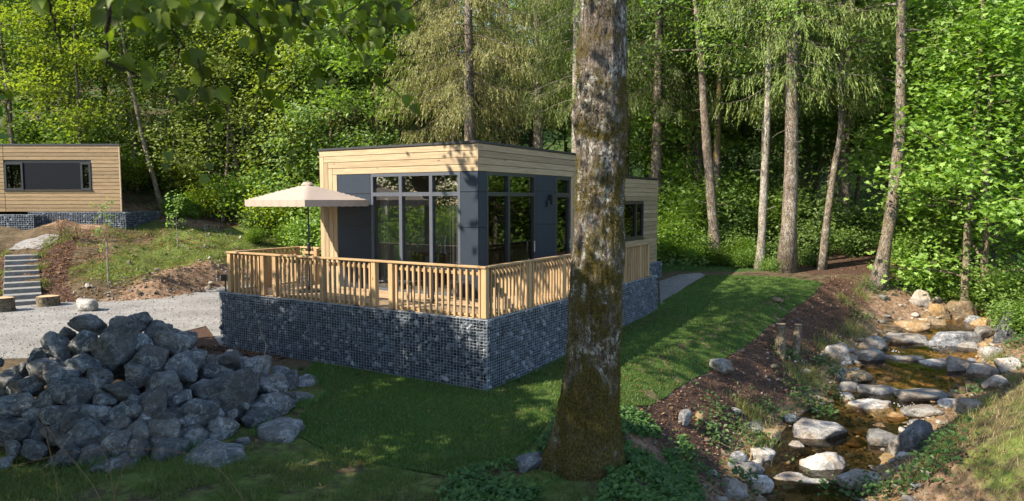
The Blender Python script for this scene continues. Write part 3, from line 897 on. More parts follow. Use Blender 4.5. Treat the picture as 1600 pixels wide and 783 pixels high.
def window(name, parent, axis, a, b, z0, z1, plane, cols, rows, fm, gm, fw=0.075, depth=0.09, outer=None, panes=True):
    """axis 'y': lies along local y on plane u; axis 'x': along local x on plane v"""
    fr = MB()
    def put(mb, s, t, q0, q1, off, d):
        c = ((s + t) / 2, (q0 + q1) / 2); l, h = t - s, q1 - q0
        if axis == 'y': mb.boxes((plane + off, c[0], c[1]), (d, l, h))
        else: mb.boxes((c[0], plane + off, c[1]), (l, d, h))
    put(fr, a, b, z1 - fw, z1, 0.055, depth); put(fr, a, b, z0, z0 + fw, 0.055, depth)
    put(fr, a, a + fw, z0 + fw, z1 - fw, 0.0545, depth); put(fr, b - fw, b, z0 + fw, z1 - fw, 0.0545, depth)
    w = fr.build(name, M[fm], parent)
    cs = [a + fw] + cols + [b - fw]; rs = [z0 + fw] + rows + [z1 - fw]
    for c in cols:
        m = MB(); put(m, c - fw * .62, c + fw * .62, z0 + fw, z1 - fw, 0.052, depth); m.build('mullion', M[fm], w)
    for r_ in rows:
        m = MB(); put(m, a + fw, b - fw, r_ - fw * .62, r_ + fw * .62, 0.053, depth - .004); m.build('transom', M[fm], w)
    if panes:
        for c0, c1 in zip(cs[:-1], cs[1:]):
            for r0, r1 in zip(rs[:-1], rs[1:]):
                m = MB(); put(m, c0, c1, r0, r1, 0.075, 0.012); m.build('pane', M[gm], w)
    return w
window('window', cab, 'y', 2.262, 5.022, ZD, ZH - .004, U0, [3.12, 4.055], [3.785], 'frame_grey', 'glass')
sd = window('sliding_door', cab, 'x', 2.668, 4.972, ZD, ZH - .004, V0, [3.66], [3.785], 'frame_black', 'glass')
box('handle', M['steel'], (4.85, V0 - .03, 2.45), (0.025, 0.03, 0.28), sd)
box('handle', M['steel'], (4.55, V0 - .03, 2.05), (0.025, 0.03, 0.2), sd)
dr = window('door', cab, 'x', 6.085, 6.99, ZD, ZH - .004, V0, [], [3.785], 'frame_black', 'glass', 0.1)
hb = MB().boxes((6.9, V0 - .025, 2.42), (0.03, 0.02, 0.24)); hb.boxes((6.84, V0 - .055, 2.46), (0.13, 0.02, 0.022)); hb.boxes((6.9, V0 - .04, 2.46), (0.02, 0.05, 0.02))
hb.build('handle', M['steel'], dr)
lm = MB(); lm.boxes((5.56, V0 - .03, 3.55), (0.10, 0.07, 0.16)); lm.boxes((5.72, V0 - .07, 3.66), (0.10, 0.10, 0.26)); lm.boxes((5.64, V0 - .03, 3.6), (0.1, 0.03, 0.04))
lm.build('wall_lamp', M['frame_black'], cab)
# annexe wall of horizontal boards round a window
A0, A1, WZ0, WZ1 = 9.6, 12.80, 2.32, 3.58
z = ZD - .03; k = 0
bh2 = 0.1515
while z < ZA - .02:
    h = min(bh2, ZA - .012 - z)
    def ab(u0, u1): box('board', M['larch_x'], ((u0 + u1) / 2, V0 + 0.03, z + h / 2), (u1 - u0, 0.035, h - 0.011), cab, 0.003)
    if z + h > WZ0 + .02 and z < WZ1 - .02: ab(UM + .004, A0 - .004); ab(A1 + .004, UA - .03)
    else: ab(UM + .004, UA - .03)
    z += bh2
slab('board_backing', 'frame_black', UM, A0, V0 + .04, V0 + .055, ZD - .05, ZA); slab('board_backing', 'frame_black', A1, UA - .03, V0 + .04, V0 + .055, ZD - .05, ZA)
slab('board_backing', 'frame_black', A0, A1, V0 + .04, V0 + .055, ZD - .05, WZ0); slab('board_backing', 'frame_black', A0, A1, V0 + .04, V0 + .055, WZ1, ZA)
slab('corner_trim', 'larch_z', UA - .028, UA + .006, V0 + .004, V0 + .045, ZD - .04, ZA)
aw = window('window', cab, 'x', A0, A1, WZ0, WZ1, V0 + .0, [10.6, 12.1], [], 'frame_black', 'glass_dark', 0.07)
slab('inner_blind', 'anthracite', A0, A1, V0 + .16, V0 + .18, WZ0, WZ1)
box('sill', M['frame_black'], ((A0 + A1) / 2, V0 - .005, WZ0 - .012), (A1 - A0 + .08, 0.09, 0.022), aw)

# ------------------------------------------------------------------ furniture seen through the glass
def inw(u, v): p = W(u, v); return (p[0], p[1], ZD - 0.03)
t = thing('dining_table', 'reddish wooden dining table laid with plates behind the tall window', 'table', inw(4.7, 4.75), HD)
tb = MB().boxes((0, 0, 0.78), (0.9, 1.05, 0.04)); tb.build('tabletop', M['table_wood'], t)
for a in (-.38, .38):
    for b in (-.46, .46): box('leg', M['frame_black'], (a, b, 0.38), (0.05, 0.05, 0.756), t)
for i, (du, dv, lab) in enumerate([(-.3, -.36, 'white plate near the candles on the dining table'), (-.3, 0.05, 'white plate in the middle of the dining table edge'), (-.3, .36, 'white plate at the left end of the dining table')]):
    p = W(4.7 + du, 4.75 + dv)
    o = MB().lathe([(0.06, 0), (0.14, 0.018), (0.135, 0.022), (0.05, 0.008)], n=20).build('plate', M['ceramic'], None, True, (p[0], p[1], ZD + .77))
    tag(o, lab, 'plate')
for i, (du, dv, h, lab) in enumerate([(-.05, -.3, 0.52, 'tallest white candle on the dining table'), (.05, -.2, 0.40, 'middle height white candle on the dining table'), (0, -.1, 0.3, 'shortest white candle on the dining table')]):
    p = W(4.7 + du, 4.75 + dv)
    c = thing('candle', lab, 'candle', (p[0], p[1], ZD + .77))
    MB().lathe([(0.05, 0), (0.055, 0.02), (0.02, 0.06), (0.03, 0.09)], n=14).build('holder', M['ceramic'], c, True)
    MB().lathe([(0.014, 0.09), (0.013, h), (0.003, h + .01)], n=12).build('wax', M['white_wax'], c, True)
def chair(loc, rz, label, group=None):
    c = thing('chair', label, 'chair', loc, rz, group)
    s = MB(); s.boxes((0, 0, .45), (.44, .44, .04)); s.build('seat', M['black_plastic'], c)
    b = MB()
    for k in range(6):
        a = (k - 2.5) / 2.5
        b.boxes((-.21 - .03 * (1 - a * a), a * .19, .68), (.018, .078, .36))
    b.build('backrest', M['black_plastic'], c)
    for a in (-1, 1):
        for d in (-1, 1):
            MB().tube([(a * .24, d * .23, 0), (a * .18, d * .18, .44)], .014, 8).build('leg', M['frame_black'], c)
    return c
chair(inw(4.05, 4.4), R(180) + HD, 'black shell chair at the candle end of the dining table')
chair(inw(4.05, 5.1), R(180) + HD, 'black shell chair at the window side of the dining table')
def deckp(u, v): p = W(u, v); return (p[0], p[1], ZD + .013)
chair(deckp(1.1, 2.75), R(70) + HD, 'black chair on the terrace seen through the gap between two railing posts')
chair(deckp(1.55, 1.75), R(-60) + HD, 'black chair on the terrace near the corner of the front railing')
t = thing('patio_table', 'small black patio table on the terrace behind the front railing', 'table', deckp(1.5, 2.5), HD)
MB().boxes((0, 0, .72), (.7, .7, .03)).build('tabletop', M['black_plastic'], t)
for a in (-.3, .3):
    for b in (-.3, .3): box('leg', M['frame_black'], (a, b, .352), (.035, .035, .704), t)
# curtain
def curtain(loc, label, width, mat, n=40):
    V = []; F = []
    for j, z in enumerate((0.03, 2.35)):
        for i in range(n + 1):
            s = i / n * width; V.append((0.05 * math.sin(i * 1.25) + .015 * math.sin(i * .6), s, z))
    for i in range(n): F.append((i, i + 1, i + n + 2, i + n + 1))
    V2 = [(x + .006, y, z) for x, y, z in V]; m = len(V)
    F += [tuple(q + m for q in f[::-1]) for f in F]
    o = link('curtain', mesh('curtain', V + V2, F, M[mat], True), None, loc, (0, 0, HD))
    return tag(o, label, 'curtain')
curtain(inw(2.62, 2.33), 'dark curtain gathered at the right of the tall front window', 0.42, 'curtain')
curtain(inw(2.62, 4.72), 'pale curtain gathered at the left of the tall front window', 0.2, 'curtain_pale', 20)

# ------------------------------------------------------------------ parasol
pc = at(483, 400, 17.0)
pu, pv = to_local(pc)
ps = thing('parasol', 'open beige square parasol with hanging valance on a dark pole on the terrace', 'parasol', (pc[0], pc[1], ZD), HD)
hw = 1.03; ze = 2.27; zt = 2.66
MB().tube([(0, 0, .05), (0, 0, zt - .02)], .021, 12).build('pole', M['frame_black'], ps, True)
MB().lathe([(.30, .013), (.30, .05), (.26, .07), (.05, .075), (.04, .3)], n=24).build('base', M['black_plastic'], ps)
cr = MB().lathe([(.03, 1.02), (.045, 1.06), (.045, 1.2), (.03, 1.24)], n=14); cr.tube([(0, -.04, 1.12), (.0, -.12, 1.12), (.0, -.12, 1.02)], .01, 6)
cr.build('crank', M['black_plastic'], ps)
def canopy_pt(a, b):
    r = max(abs(a), abs(b))
    sag = 0.012 * math.sin(PI * r) * (1 - min(abs(a), abs(b)) / (r + 1e-6)) * 0.9
    return (a * hw, b * hw, zt - (zt - ze) * r ** 1.08 - sag)
nG = 24
V = []; F = []
for i in range(nG + 1):
    for j in range(nG + 1):
        a = -1 + 2 * i / nG; b = -1 + 2 * j / nG
        V.append(canopy_pt(a, b))
for i in range(nG):
    for j in range(nG):
        q = i * (nG + 1) + j; F.append((q, q + nG + 1, q + nG + 2, q + 1))
link('canopy', mesh('canopy', V, F, M['canopy_cloth'], True), ps)
vb = MB()
for sgn, ax in ((1, 0), (-1, 0), (1, 1), (-1, 1)):
    V = []; n = 40
    for i in range(n + 1):
        s = -1 + 2 * i / n
        p = canopy_pt(sgn, s) if ax == 0 else canopy_pt(s, sgn)
        w = .012 * math.sin(i * 2.3) + .007 * math.sin(i * 1.1)
        o = (sgn * w, 0) if ax == 0 else (0, sgn * w)
        V.append(p); V.append((p[0] + o[0], p[1] + o[1], p[2] - .155 + .006 * math.sin(i * 1.3)))
    vb.add(V, [(2 * i, 2 * i + 1, 2 * i + 3, 2 * i + 2) for i in range(n)])
vb.build('valance', M['canopy_cloth'], ps, True)
vt = []; vf = []
for r_, z_ in ((.0, zt + .045), (.10, zt + .03), (.15, zt - .03)):
    for k in range(16):
        t_ = 2 * PI * k / 16; vt.append((r_ * math.cos(t_), r_ * math.sin(t_), z_ + .012 * math.sin(k * 2.4)))
for i in range(2):
    for k in range(16): vf.append((i * 16 + k, i * 16 + (k + 1) % 16, i * 16 + 16 + (k + 1) % 16, i * 16 + 16 + k))
link('vent', mesh('vent', vt, vf, M['canopy_cloth'], True), ps)
for k in range(8):
    t_ = PI / 4 * k; m = 1 / max(abs(math.cos(t_)), abs(math.sin(t_)))
    e = canopy_pt(math.cos(t_) * m, math.sin(t_) * m)
    MB().tube([(0, 0, zt - .03), (e[0] * .5, e[1] * .5, (zt + e[2]) / 2 - .07), (e[0] * .98, e[1] * .98, e[2] - .02)], .009, 6).build('rib', M['frame_black'], ps)

# ------------------------------------------------------------------ second cabin on the left hillside
FC = at(190, 331, 32.5)                          # bottom right corner of the boarded wall
fz0 = FC[2]; fx1 = FC[0]; fy0 = FC[1]
fz1 = at(186, 227, 32.5)[2]; fx0 = fx1 - 8.2
c2 = thing('cabin', 'second timber cabin on the left hillside with one wide dark window', 'cabin', (fx1, fy0, fz0), 0)
Lc, Hc, Dc = 8.2, fz1 - fz0, 5.5
def prism(name, mat, pts, z0, z1):
    n = len(pts)
    return link(name, mesh(name, [(x, y, z0) for x, y in pts] + [(x, y, z1) for x, y in pts], [tuple(range(n))[::-1], tuple(range(n, 2 * n))] + [(i, (i + 1) % n, (i + 1) % n + n, i + n) for i in range(n)], M[mat]), c2)
SK = .68 * Dc                                    # the plan is skewed: its right side runs away from the camera
prism('wall', 'plaster', [(-Lc + .05, .08), (-.06, .08), (-SK - .06, Dc), (-Lc + .05, Dc)], .02, Hc - .02)
prism('roof', 'roof_cap', [(-Lc - .05, -.05), (.05, -.05), (-SK + .05, Dc + .05), (-Lc - .05, Dc + .05)], Hc - .02, Hc + .065)
wx0, wx1 = at(8, 280, 32.5)[0] - fx1, at(143, 280, 32.5)[0] - fx1
wz0, wz1 = at(60, 297, 32.5)[2] - fz0, at(60, 254, 32.5)[2] - fz0
bh3 = Hc / 18
xs = [-Lc, at(7, 280, 32.5)[0] - fx1, 0]
for k in range(18):
    z = bh3 * (k + .5)
    for a, b in ((-Lc, xs[1]), (xs[1], -0.02)):
        if a == -Lc: pieces = [(a, b)]
        elif z + bh3 / 2 > wz0 + .02 and z - bh3 / 2 < wz1 - .02: pieces = [(wx1 + .005, b)]
        else: pieces = [(a, b)]
        for p, q in pieces: box('board', M['shaded_larch_x'], ((p + q) / 2, .0, z), (q - p - .02, .04, bh3 - .022), c2, .003)
box('board_backing', M['frame_black'], (-Lc / 2, .06, Hc / 2), (Lc - .05, .06, Hc - .01), c2)
box('corner_trim', M['larch_z'], (0, .01, Hc / 2 - .03), (.06, .07, Hc - .07), c2)
prism('wall', 'larch_y', [(-.03, .06), (.0, .06), (-SK, Dc), (-SK - .03, Dc)], .0, Hc - .03)
def fwin(x0, x1, z0, z1):
    m = MB(); f = .09
    m.boxes(((x0 + x1) / 2, -.01, z1 - f / 2), (x1 - x0, .08, f)); m.boxes(((x0 + x1) / 2, -.01, z0 + f / 2), (x1 - x0, .08, f))
    m.boxes((x0 + f / 2, -.01, (z0 + z1) / 2), (f, .079, z1 - z0 - 2 * f)); m.boxes((x1 - f / 2, -.01, (z0 + z1) / 2), (f, .079, z1 - z0 - 2 * f))
    w = m.build('window', M['frame_black'], c2)
    box('pane', M['glass_dark'], ((x0 + x1) / 2, .015, (z0 + z1) / 2), (x1 - x0 - 2 * f, .01, z1 - z0 - 2 * f), w)
    return w
xa, xb = at(37, 280, 32.5)[0] - fx1, at(127, 280, 32.5)[0] - fx1
fwin(wx0, xa, wz0, wz1); fwin(xb, wx1, wz0, wz1)
box('panel', M['panel_dark'], ((xa + xb) / 2, .01, (wz0 + wz1) / 2), (xb - xa - .01, .04, wz1 - wz0), c2)
box('sill', M['frame_black'], ((wx0 + wx1) / 2, -.03, wz0 - .015), (wx1 - wx0 + .12, .1, .025), c2)
gz0 = FC[2] - 1.7
g = thing('gabion_wall', 'dark gabion base under the second cabin at the top of the steps', 'gabion wall', (FC[0], FC[1], 0), 0)
gabion_faces(g, [(-4.2, -.25, .3, -.25, 0, -1), (.3, -.25, .3, 3.0, 1, 0)], gz0, FC[2] - .02, rng, 0.11, 0.085, 0.004, 0.3, 0.1)
g = thing('gabion_wall', 'taller gabion block stepping forward left of the gravel landing', 'gabion wall', (FC[0], FC[1], 0), 0)
gabion_faces(g, [(-9.0, -1.0, -3.45, -1.0, 0, -1), (-3.45, -1.0, -3.45, -.3, 1, 0)], gz0, FC[2] - .12, rng, 0.11, 0.085, 0.004, 0.3, 0.1)

# ------------------------------------------------------------------ steps up the left bank
sp = on_ground(36, 478)
st = thing('steps', 'nine grey concrete steps climbing the bank to the second cabin', 'steps', (sp[0], sp[1], sp[2]), R(35))
for k in range(9):
    box('step', M['concrete'], (0, .28 + .55 * k, .163 * (k + .5) - .06), (1.12 - .004 * k, .61, .163 + .12), st, .012)
# ------------------------------------------------------------------ boulders
def rock_mesh(seed, dims, mat, planes=14, soft=0.032, flat_top=False, hi=True):
    r = np.random.default_rng(seed)
    N_ = r.normal(size=(planes, 3)); N_ /= np.linalg.norm(N_, axis=1)[:, None]
    h = r.uniform(0.60, 1.0, planes)
    N_ = np.concatenate([N_, [(1, 0, 0), (-1, 0, 0), (0, 1, 0), (0, -1, 0), (0, 0, 1), (0, 0, -1)]]); h = np.concatenate([h, np.full(6, 0.95)])
    if flat_top:
        N_ = np.concatenate([N_, [(r.uniform(-.15, .15), r.uniform(-.15, .15), 1)]]); h = np.append(h, 0.62)
    D, F = (ICO4, ICOF4) if hi else (ICO3, ICOF3)
    dot = D @ N_.T
    t = np.where(dot > 0.05, h / np.maximum(dot, 0.05), 9.0)
    rad = -soft * np.log(np.exp(-np.minimum(t, 3) / soft).sum(1))
    V = D * rad[:, None]
    off = r.uniform(0, 50, 3)
    n = fbm(V * 2.2 + off, seed, 3) - 0.5; n2 = fbm(V * 6 + off, seed + 5, 2) - 0.5
    n3_ = fbm(V * 14 + off, seed + 9, 2) - 0.5
    V = V * (1 + 0.24 * n + 0.13 * n2 + 0.08 * n3_)[:, None]
    lo, hi_ = V.min(0), V.max(0)
    V = (V - (lo + hi_) / 2) / (hi_ - lo) * np.array(dims)
    return mesh('rock', V, F, mat, True)

# heap of rocks: its centre, radius and height, and the rocks one sees, read off the photograph
PC = np.array([-6.75, 12.2]); PR = 3.2; PH = 1.55
def heap_z(x, y):
    dx = x - PC[0]
    r = np.hypot(dx / np.where(dx > 0, 2.95, 4.1), (y - PC[1]) / PR)
    return PH * np.clip(1 - r ** 1.5, 0, 1)
def on_heap(px, py):
    d = ray(px, py); s = np.arange(6, 20, 0.04)
    X, Y, Z = d[0] * s, d[1] * s, CAM_Z + d[2] * s
    hgt = np.maximum(heap_z(X, Y), 0) + ground(X, Y, False)
    hit = (Z < hgt) & (Y < PC[1] + 2.6)
    i = int(np.argmax(hit)) if hit.any() else int(np.argmin(np.where(np.abs(Y - PC[1]) < 1.2, Z - hgt, 9)))
    return np.array([X[i], Y[i], Z[i]])
GR = 'heap of quarried boulders'
PILE = [  # x, y, width, height in the 2.796 x enlargement, tilt, words
 (393, 65, 128, 80, 8, 'flat topped dark boulder at the very peak of the heap, towards the steps'),
 (258, 160, 122, 138, 0, 'big rounded grey boulder high on the heap nearest the gravel path'),
 (370, 150, 120, 112, 5, 'dark boulder wedged behind the rounded grey one near the peak'),
 (510, 158, 135, 205, -8, 'tall upright wedge boulder with pale veins just under the peak'),
 (555, 80, 130, 95, 10, 'dark boulder half hidden behind the tall wedge at the peak'),
 (602, 62, 105, 85, -15, 'pointed dark boulder forming the peak on the cabin side'),
 (700, 105, 142, 110, 6, 'smooth grey boulder beside the peak facing the gabion wall'),
 (765, 148, 138, 98, 18, 'slanted pale slab leaning out near the peak over the bark mulch'),
 (615, 145, 95, 76, 0, 'small dark rock tucked under the peak rocks'),
 (640, 225, 146, 136, 12, 'broad dark boulder in the middle just below the small tucked rock'),
 (596, 290, 100, 116, -5, 'narrow upright rock in the heap with a dry grass stalk crossing it'),
 (785, 262, 152, 134, -28, 'tilted boulder with one pale vein running down its edge'),
 (842, 228, 118, 95, -10, 'dusty grey boulder on the upper flank behind the tilted veined one'),
 (725, 335, 155, 142, 8, 'large rounded dark boulder in the centre of the cabin side flank'),
 (935, 278, 155, 88, 4, 'low wide boulder lying on the flank facing the gabion wall'),
 (1008, 372, 195, 218, -14, 'largest wedge shaped boulder with a peaked top on the cabin side'),
 (990, 228, 122, 84, 6, 'dark boulder behind the peaked wedge near the bark mulch'),
 (1112, 265, 108, 95, -6, 'grey boulder close to the gabion wall at the heap edge'),
 (1172, 335, 180, 102, 10, 'wide dark slab resting against others beside the gabion wall'),
 (1188, 425, 150, 104, 0, 'dark boulder on the lawn edge below the wide slab'),
 (1140, 492, 142, 92, 8, 'grey flecked boulder second from the lawn on the cabin side'),
 (1208, 555, 180, 112, -4, 'outermost boulder lying on the lawn at the cabin side of the heap'),
 (970, 525, 135, 120, 10, 'light flecked boulder with a flat face in the front row'),
 (950, 652, 300, 138, -6, 'long dark slab at the very front with a white quartz vein'),
 (845, 560, 112, 98, 0, 'small rounded rock in the front behind the long veined slab'),
 (726, 640, 162, 136, 4, 'blocky boulder in the front row beside the long veined slab'),
 (720, 528, 142, 114, 0, 'rough pale topped boulder resting on the blocky front one'),
 (590, 612, 112, 112, -8, 'tan and grey rock in the middle of the front row'),
 (613, 540, 95, 96, 20, 'small slanted rock resting on the tan front rock'),
 (510, 582, 102, 126, 12, 'narrow dark rock standing in the front row'),
 (494, 692, 180, 92, 2, 'low flat topped slab half sunk in the grass at the front'),
 (405, 640, 127, 114, -6, 'cube like dark rock in the front row'),
 (293, 640, 125, 112, 6, 'brownish rock at the front next to the cube like one'),
 (370, 535, 212, 128, 8, 'big rough textured pale boulder low in the front'),
 (258, 546, 75, 94, 0, 'slim rock squeezed beside the big rough pale boulder'),
 (520, 510, 92, 84, 0, 'small tan speckled rock above the narrow dark one'),
 (545, 450, 152, 104, -10, 'tan streaked boulder in the middle of the lower heap'),
 (664, 412, 146, 134, -18, 'pointed pale edged boulder in the middle of the heap'),
 (852, 452, 182, 132, 12, 'round dark boulder in the lower cabin side of the heap'),
 (800, 488, 104, 84, 0, 'veined grey rock in front of the round dark boulder'),
 (530, 360, 134, 84, 6, 'blue grey boulder beneath the earthy hollow of the heap'),
 (330, 357, 158, 154, -10, 'large dark boulder with a pale chipped corner on the steps side'),
 (360, 240, 158, 84, 6, 'flat dark slab below the big rounded grey boulder'),
 (222, 270, 112, 112, 0, 'warm tan rock on the steps side flank'),
 (275, 296, 168, 104, 22, 'long slanted grey boulder leaning on the tan rock'),
 (210, 400, 100, 102, -6, 'sunlit tan rock lower on the steps side flank'),
 (168, 230, 94, 112, 10, 'grey rock at the shoulder of the heap near the gravel'),
 (105, 265, 56, 64, 0, 'little rock at the shoulder edge beside the gravel'),
 (36, 316, 112, 88, 6, 'dark slab at the outer flank touching the gravel path'),
 (112, 340, 152, 92, -8, 'wide dark boulder on the outer steps side flank'),
 (75, 420, 162, 122, 0, 'large grey boulder low on the outer steps side'),
 (145, 466, 94, 66, 6, 'small dark rock under the large outer grey boulder'),
 (255, 460, 114, 92, -14, 'light grey rock with a ragged ridge on the lower flank'),
 (320, 455, 96, 84, 10, 'pale brown rock behind the ragged ridged one'),
 (415, 455, 134, 88, -4, 'dark block above the big rough pale boulder'),
 (55, 540, 134, 112, 6, 'grey boulder at the outer front partly behind long grass'),
 (158, 606, 86, 84, 0, 'small rock nearly swallowed by grass at the outer front'),
 (15, 470, 90, 74, 0, 'rock cut by the picture edge below the large outer boulder'),
 (890, 350, 96, 66, 8, 'small dark rock between the low wide boulder and the peaked wedge'),
 (775, 395, 100, 66, -8, 'small earthy rock in the gap under the large rounded dark boulder'),
 (425, 335, 66, 84, 0, 'dark rock lining the earthy hollow of the heap'),
 (440, 285, 110, 70, 0, 'earth covered rock inside the hollow under the tall wedge'),
 (460, 395, 100, 70, 0, 'dusty rock just below the earthy hollow'),
 (640, 480, 80, 60, 0, 'small rock in the gap above the middle front rocks'),
 (215, 545, 60, 60, 0, 'small dark rock in the gap beside the slim rock'),
 (1060, 590, 70, 60, 0, 'small grass fringed rock near the cabin side corner of the heap'),
 (100, 500, 70, 50, 0, 'tiny rock between the two outer grey boulders'),
]
for i, (X, Y, w, h, tilt, lab) in enumerate(PILE):
    px, py = X / 2.796, 480 + Y / 2.796
    p = on_heap(px, py + 0.12 * h / 2.796)
    k = p[1] / FPX / 2.796
    dw, dh = w * k * 1.09, h * k * 1.10
    if X > 1090: dw *= 1.12; dh *= 1.12
    dd = (dw + dh) / 2 * 1.05
    o = link('rock', rock_mesh(100 + i, (dw, dd, dh), M['rock']), None, p, (0, R(tilt), 0))
    back = np.array([p[0] - 0, p[1], p[2] - CAM_Z]); back /= np.linalg.norm(back)
    o.location = p + back * dd * 0.10
    tag(o, lab, 'rock', GR)
# stones inside and behind the heap that only show in the gaps
rr = random.Random(4)
for i in range(70):
    a = rr.uniform(0, 2 * PI); q = math.sqrt(rr.random()) * PR * 0.95
    x, y = PC[0] + q * math.cos(a), PC[1] + q * math.sin(a)
    s = rr.uniform(.32, .6)
    z = float(heap_z(np.array([x]), np.array([y]))[0]) * rr.uniform(.45, .80 if abs(x - PC[0]) < 1.2 else .66) - 0.10
    o = link('rock', rock_mesh(300 + i % 12, (s, s * .9, s * .8), M['rock'], hi=False) if i < 12 else bpy.data.meshes['rock_fill.%02d' % (i % 12)], None, (x, y, z), (rr.uniform(0, 6), rr.uniform(0, 6), rr.uniform(0, 6)))
    if i < 12: o.data.name = 'rock_fill.%02d' % i
    tag(o, 'dark rock showing only in the gaps between the boulders of the heap', 'rock', 'rocks deep inside the heap')
for i in range(80):                              # lesser rocks wedged between the big ones
    a = rr.uniform(-PI, PI); q = rr.random() ** .5 * .98
    x = PC[0] + q * math.cos(a) * (2.95 if math.cos(a) > 0 else 3.0); y = PC[1] + q * math.sin(a) * PR
    if y > PC[1] + (.0 if x > PC[0] + 1 else .4) or (x < PC[0] - 1.5 and y > PC[1] - .9): continue
    s = rr.uniform(.2, .4); z = float(heap_z(np.array([x]), np.array([y]))[0]) * .93 + .02
    o = link('rock', bpy.data.meshes['rock_fill.%02d' % (i % 12)], None, (x, y, z), (rr.uniform(0, 6), rr.uniform(0, 6), rr.uniform(0, 6)), (s / .46,) * 3)
    tag(o, 'lesser rock wedged between the big boulders of the heap', 'rock', 'lesser rocks wedged in the heap')
V = []; n = 40
gxh = np.linspace(-PR, PR, n); X, Y = np.meshgrid(gxh + PC[0], gxh + PC[1])
Z = heap_z(X, Y) * 0.80 - 0.38 + ground(X, Y, False) * 0 + 0.25 * (noise2(X, Y, .35, 71).reshape(X.shape) - .5)
ii = np.arange(n * n).reshape(n, n)
o = link('earth_mound', mesh('earth_mound', np.stack([X, Y, Z], -1).reshape(-1, 3), np.stack([ii[:-1, :-1], ii[:-1, 1:], ii[1:, 1:], ii[1:, :-1]], -1).reshape(-1, 4), None, True))
tn = NT('earth', 0.95, 0.1); v = tn.coord(rnd=False); tn.color(tn.ramp(tn.noise(v, 9, 6, .7), [(.3, (.02, .016, .012)), (.7, (.10, .075, .05))])); M['earth'] = tn.m
o.data.materials.append(M['earth']); tag(o, kind='structure')

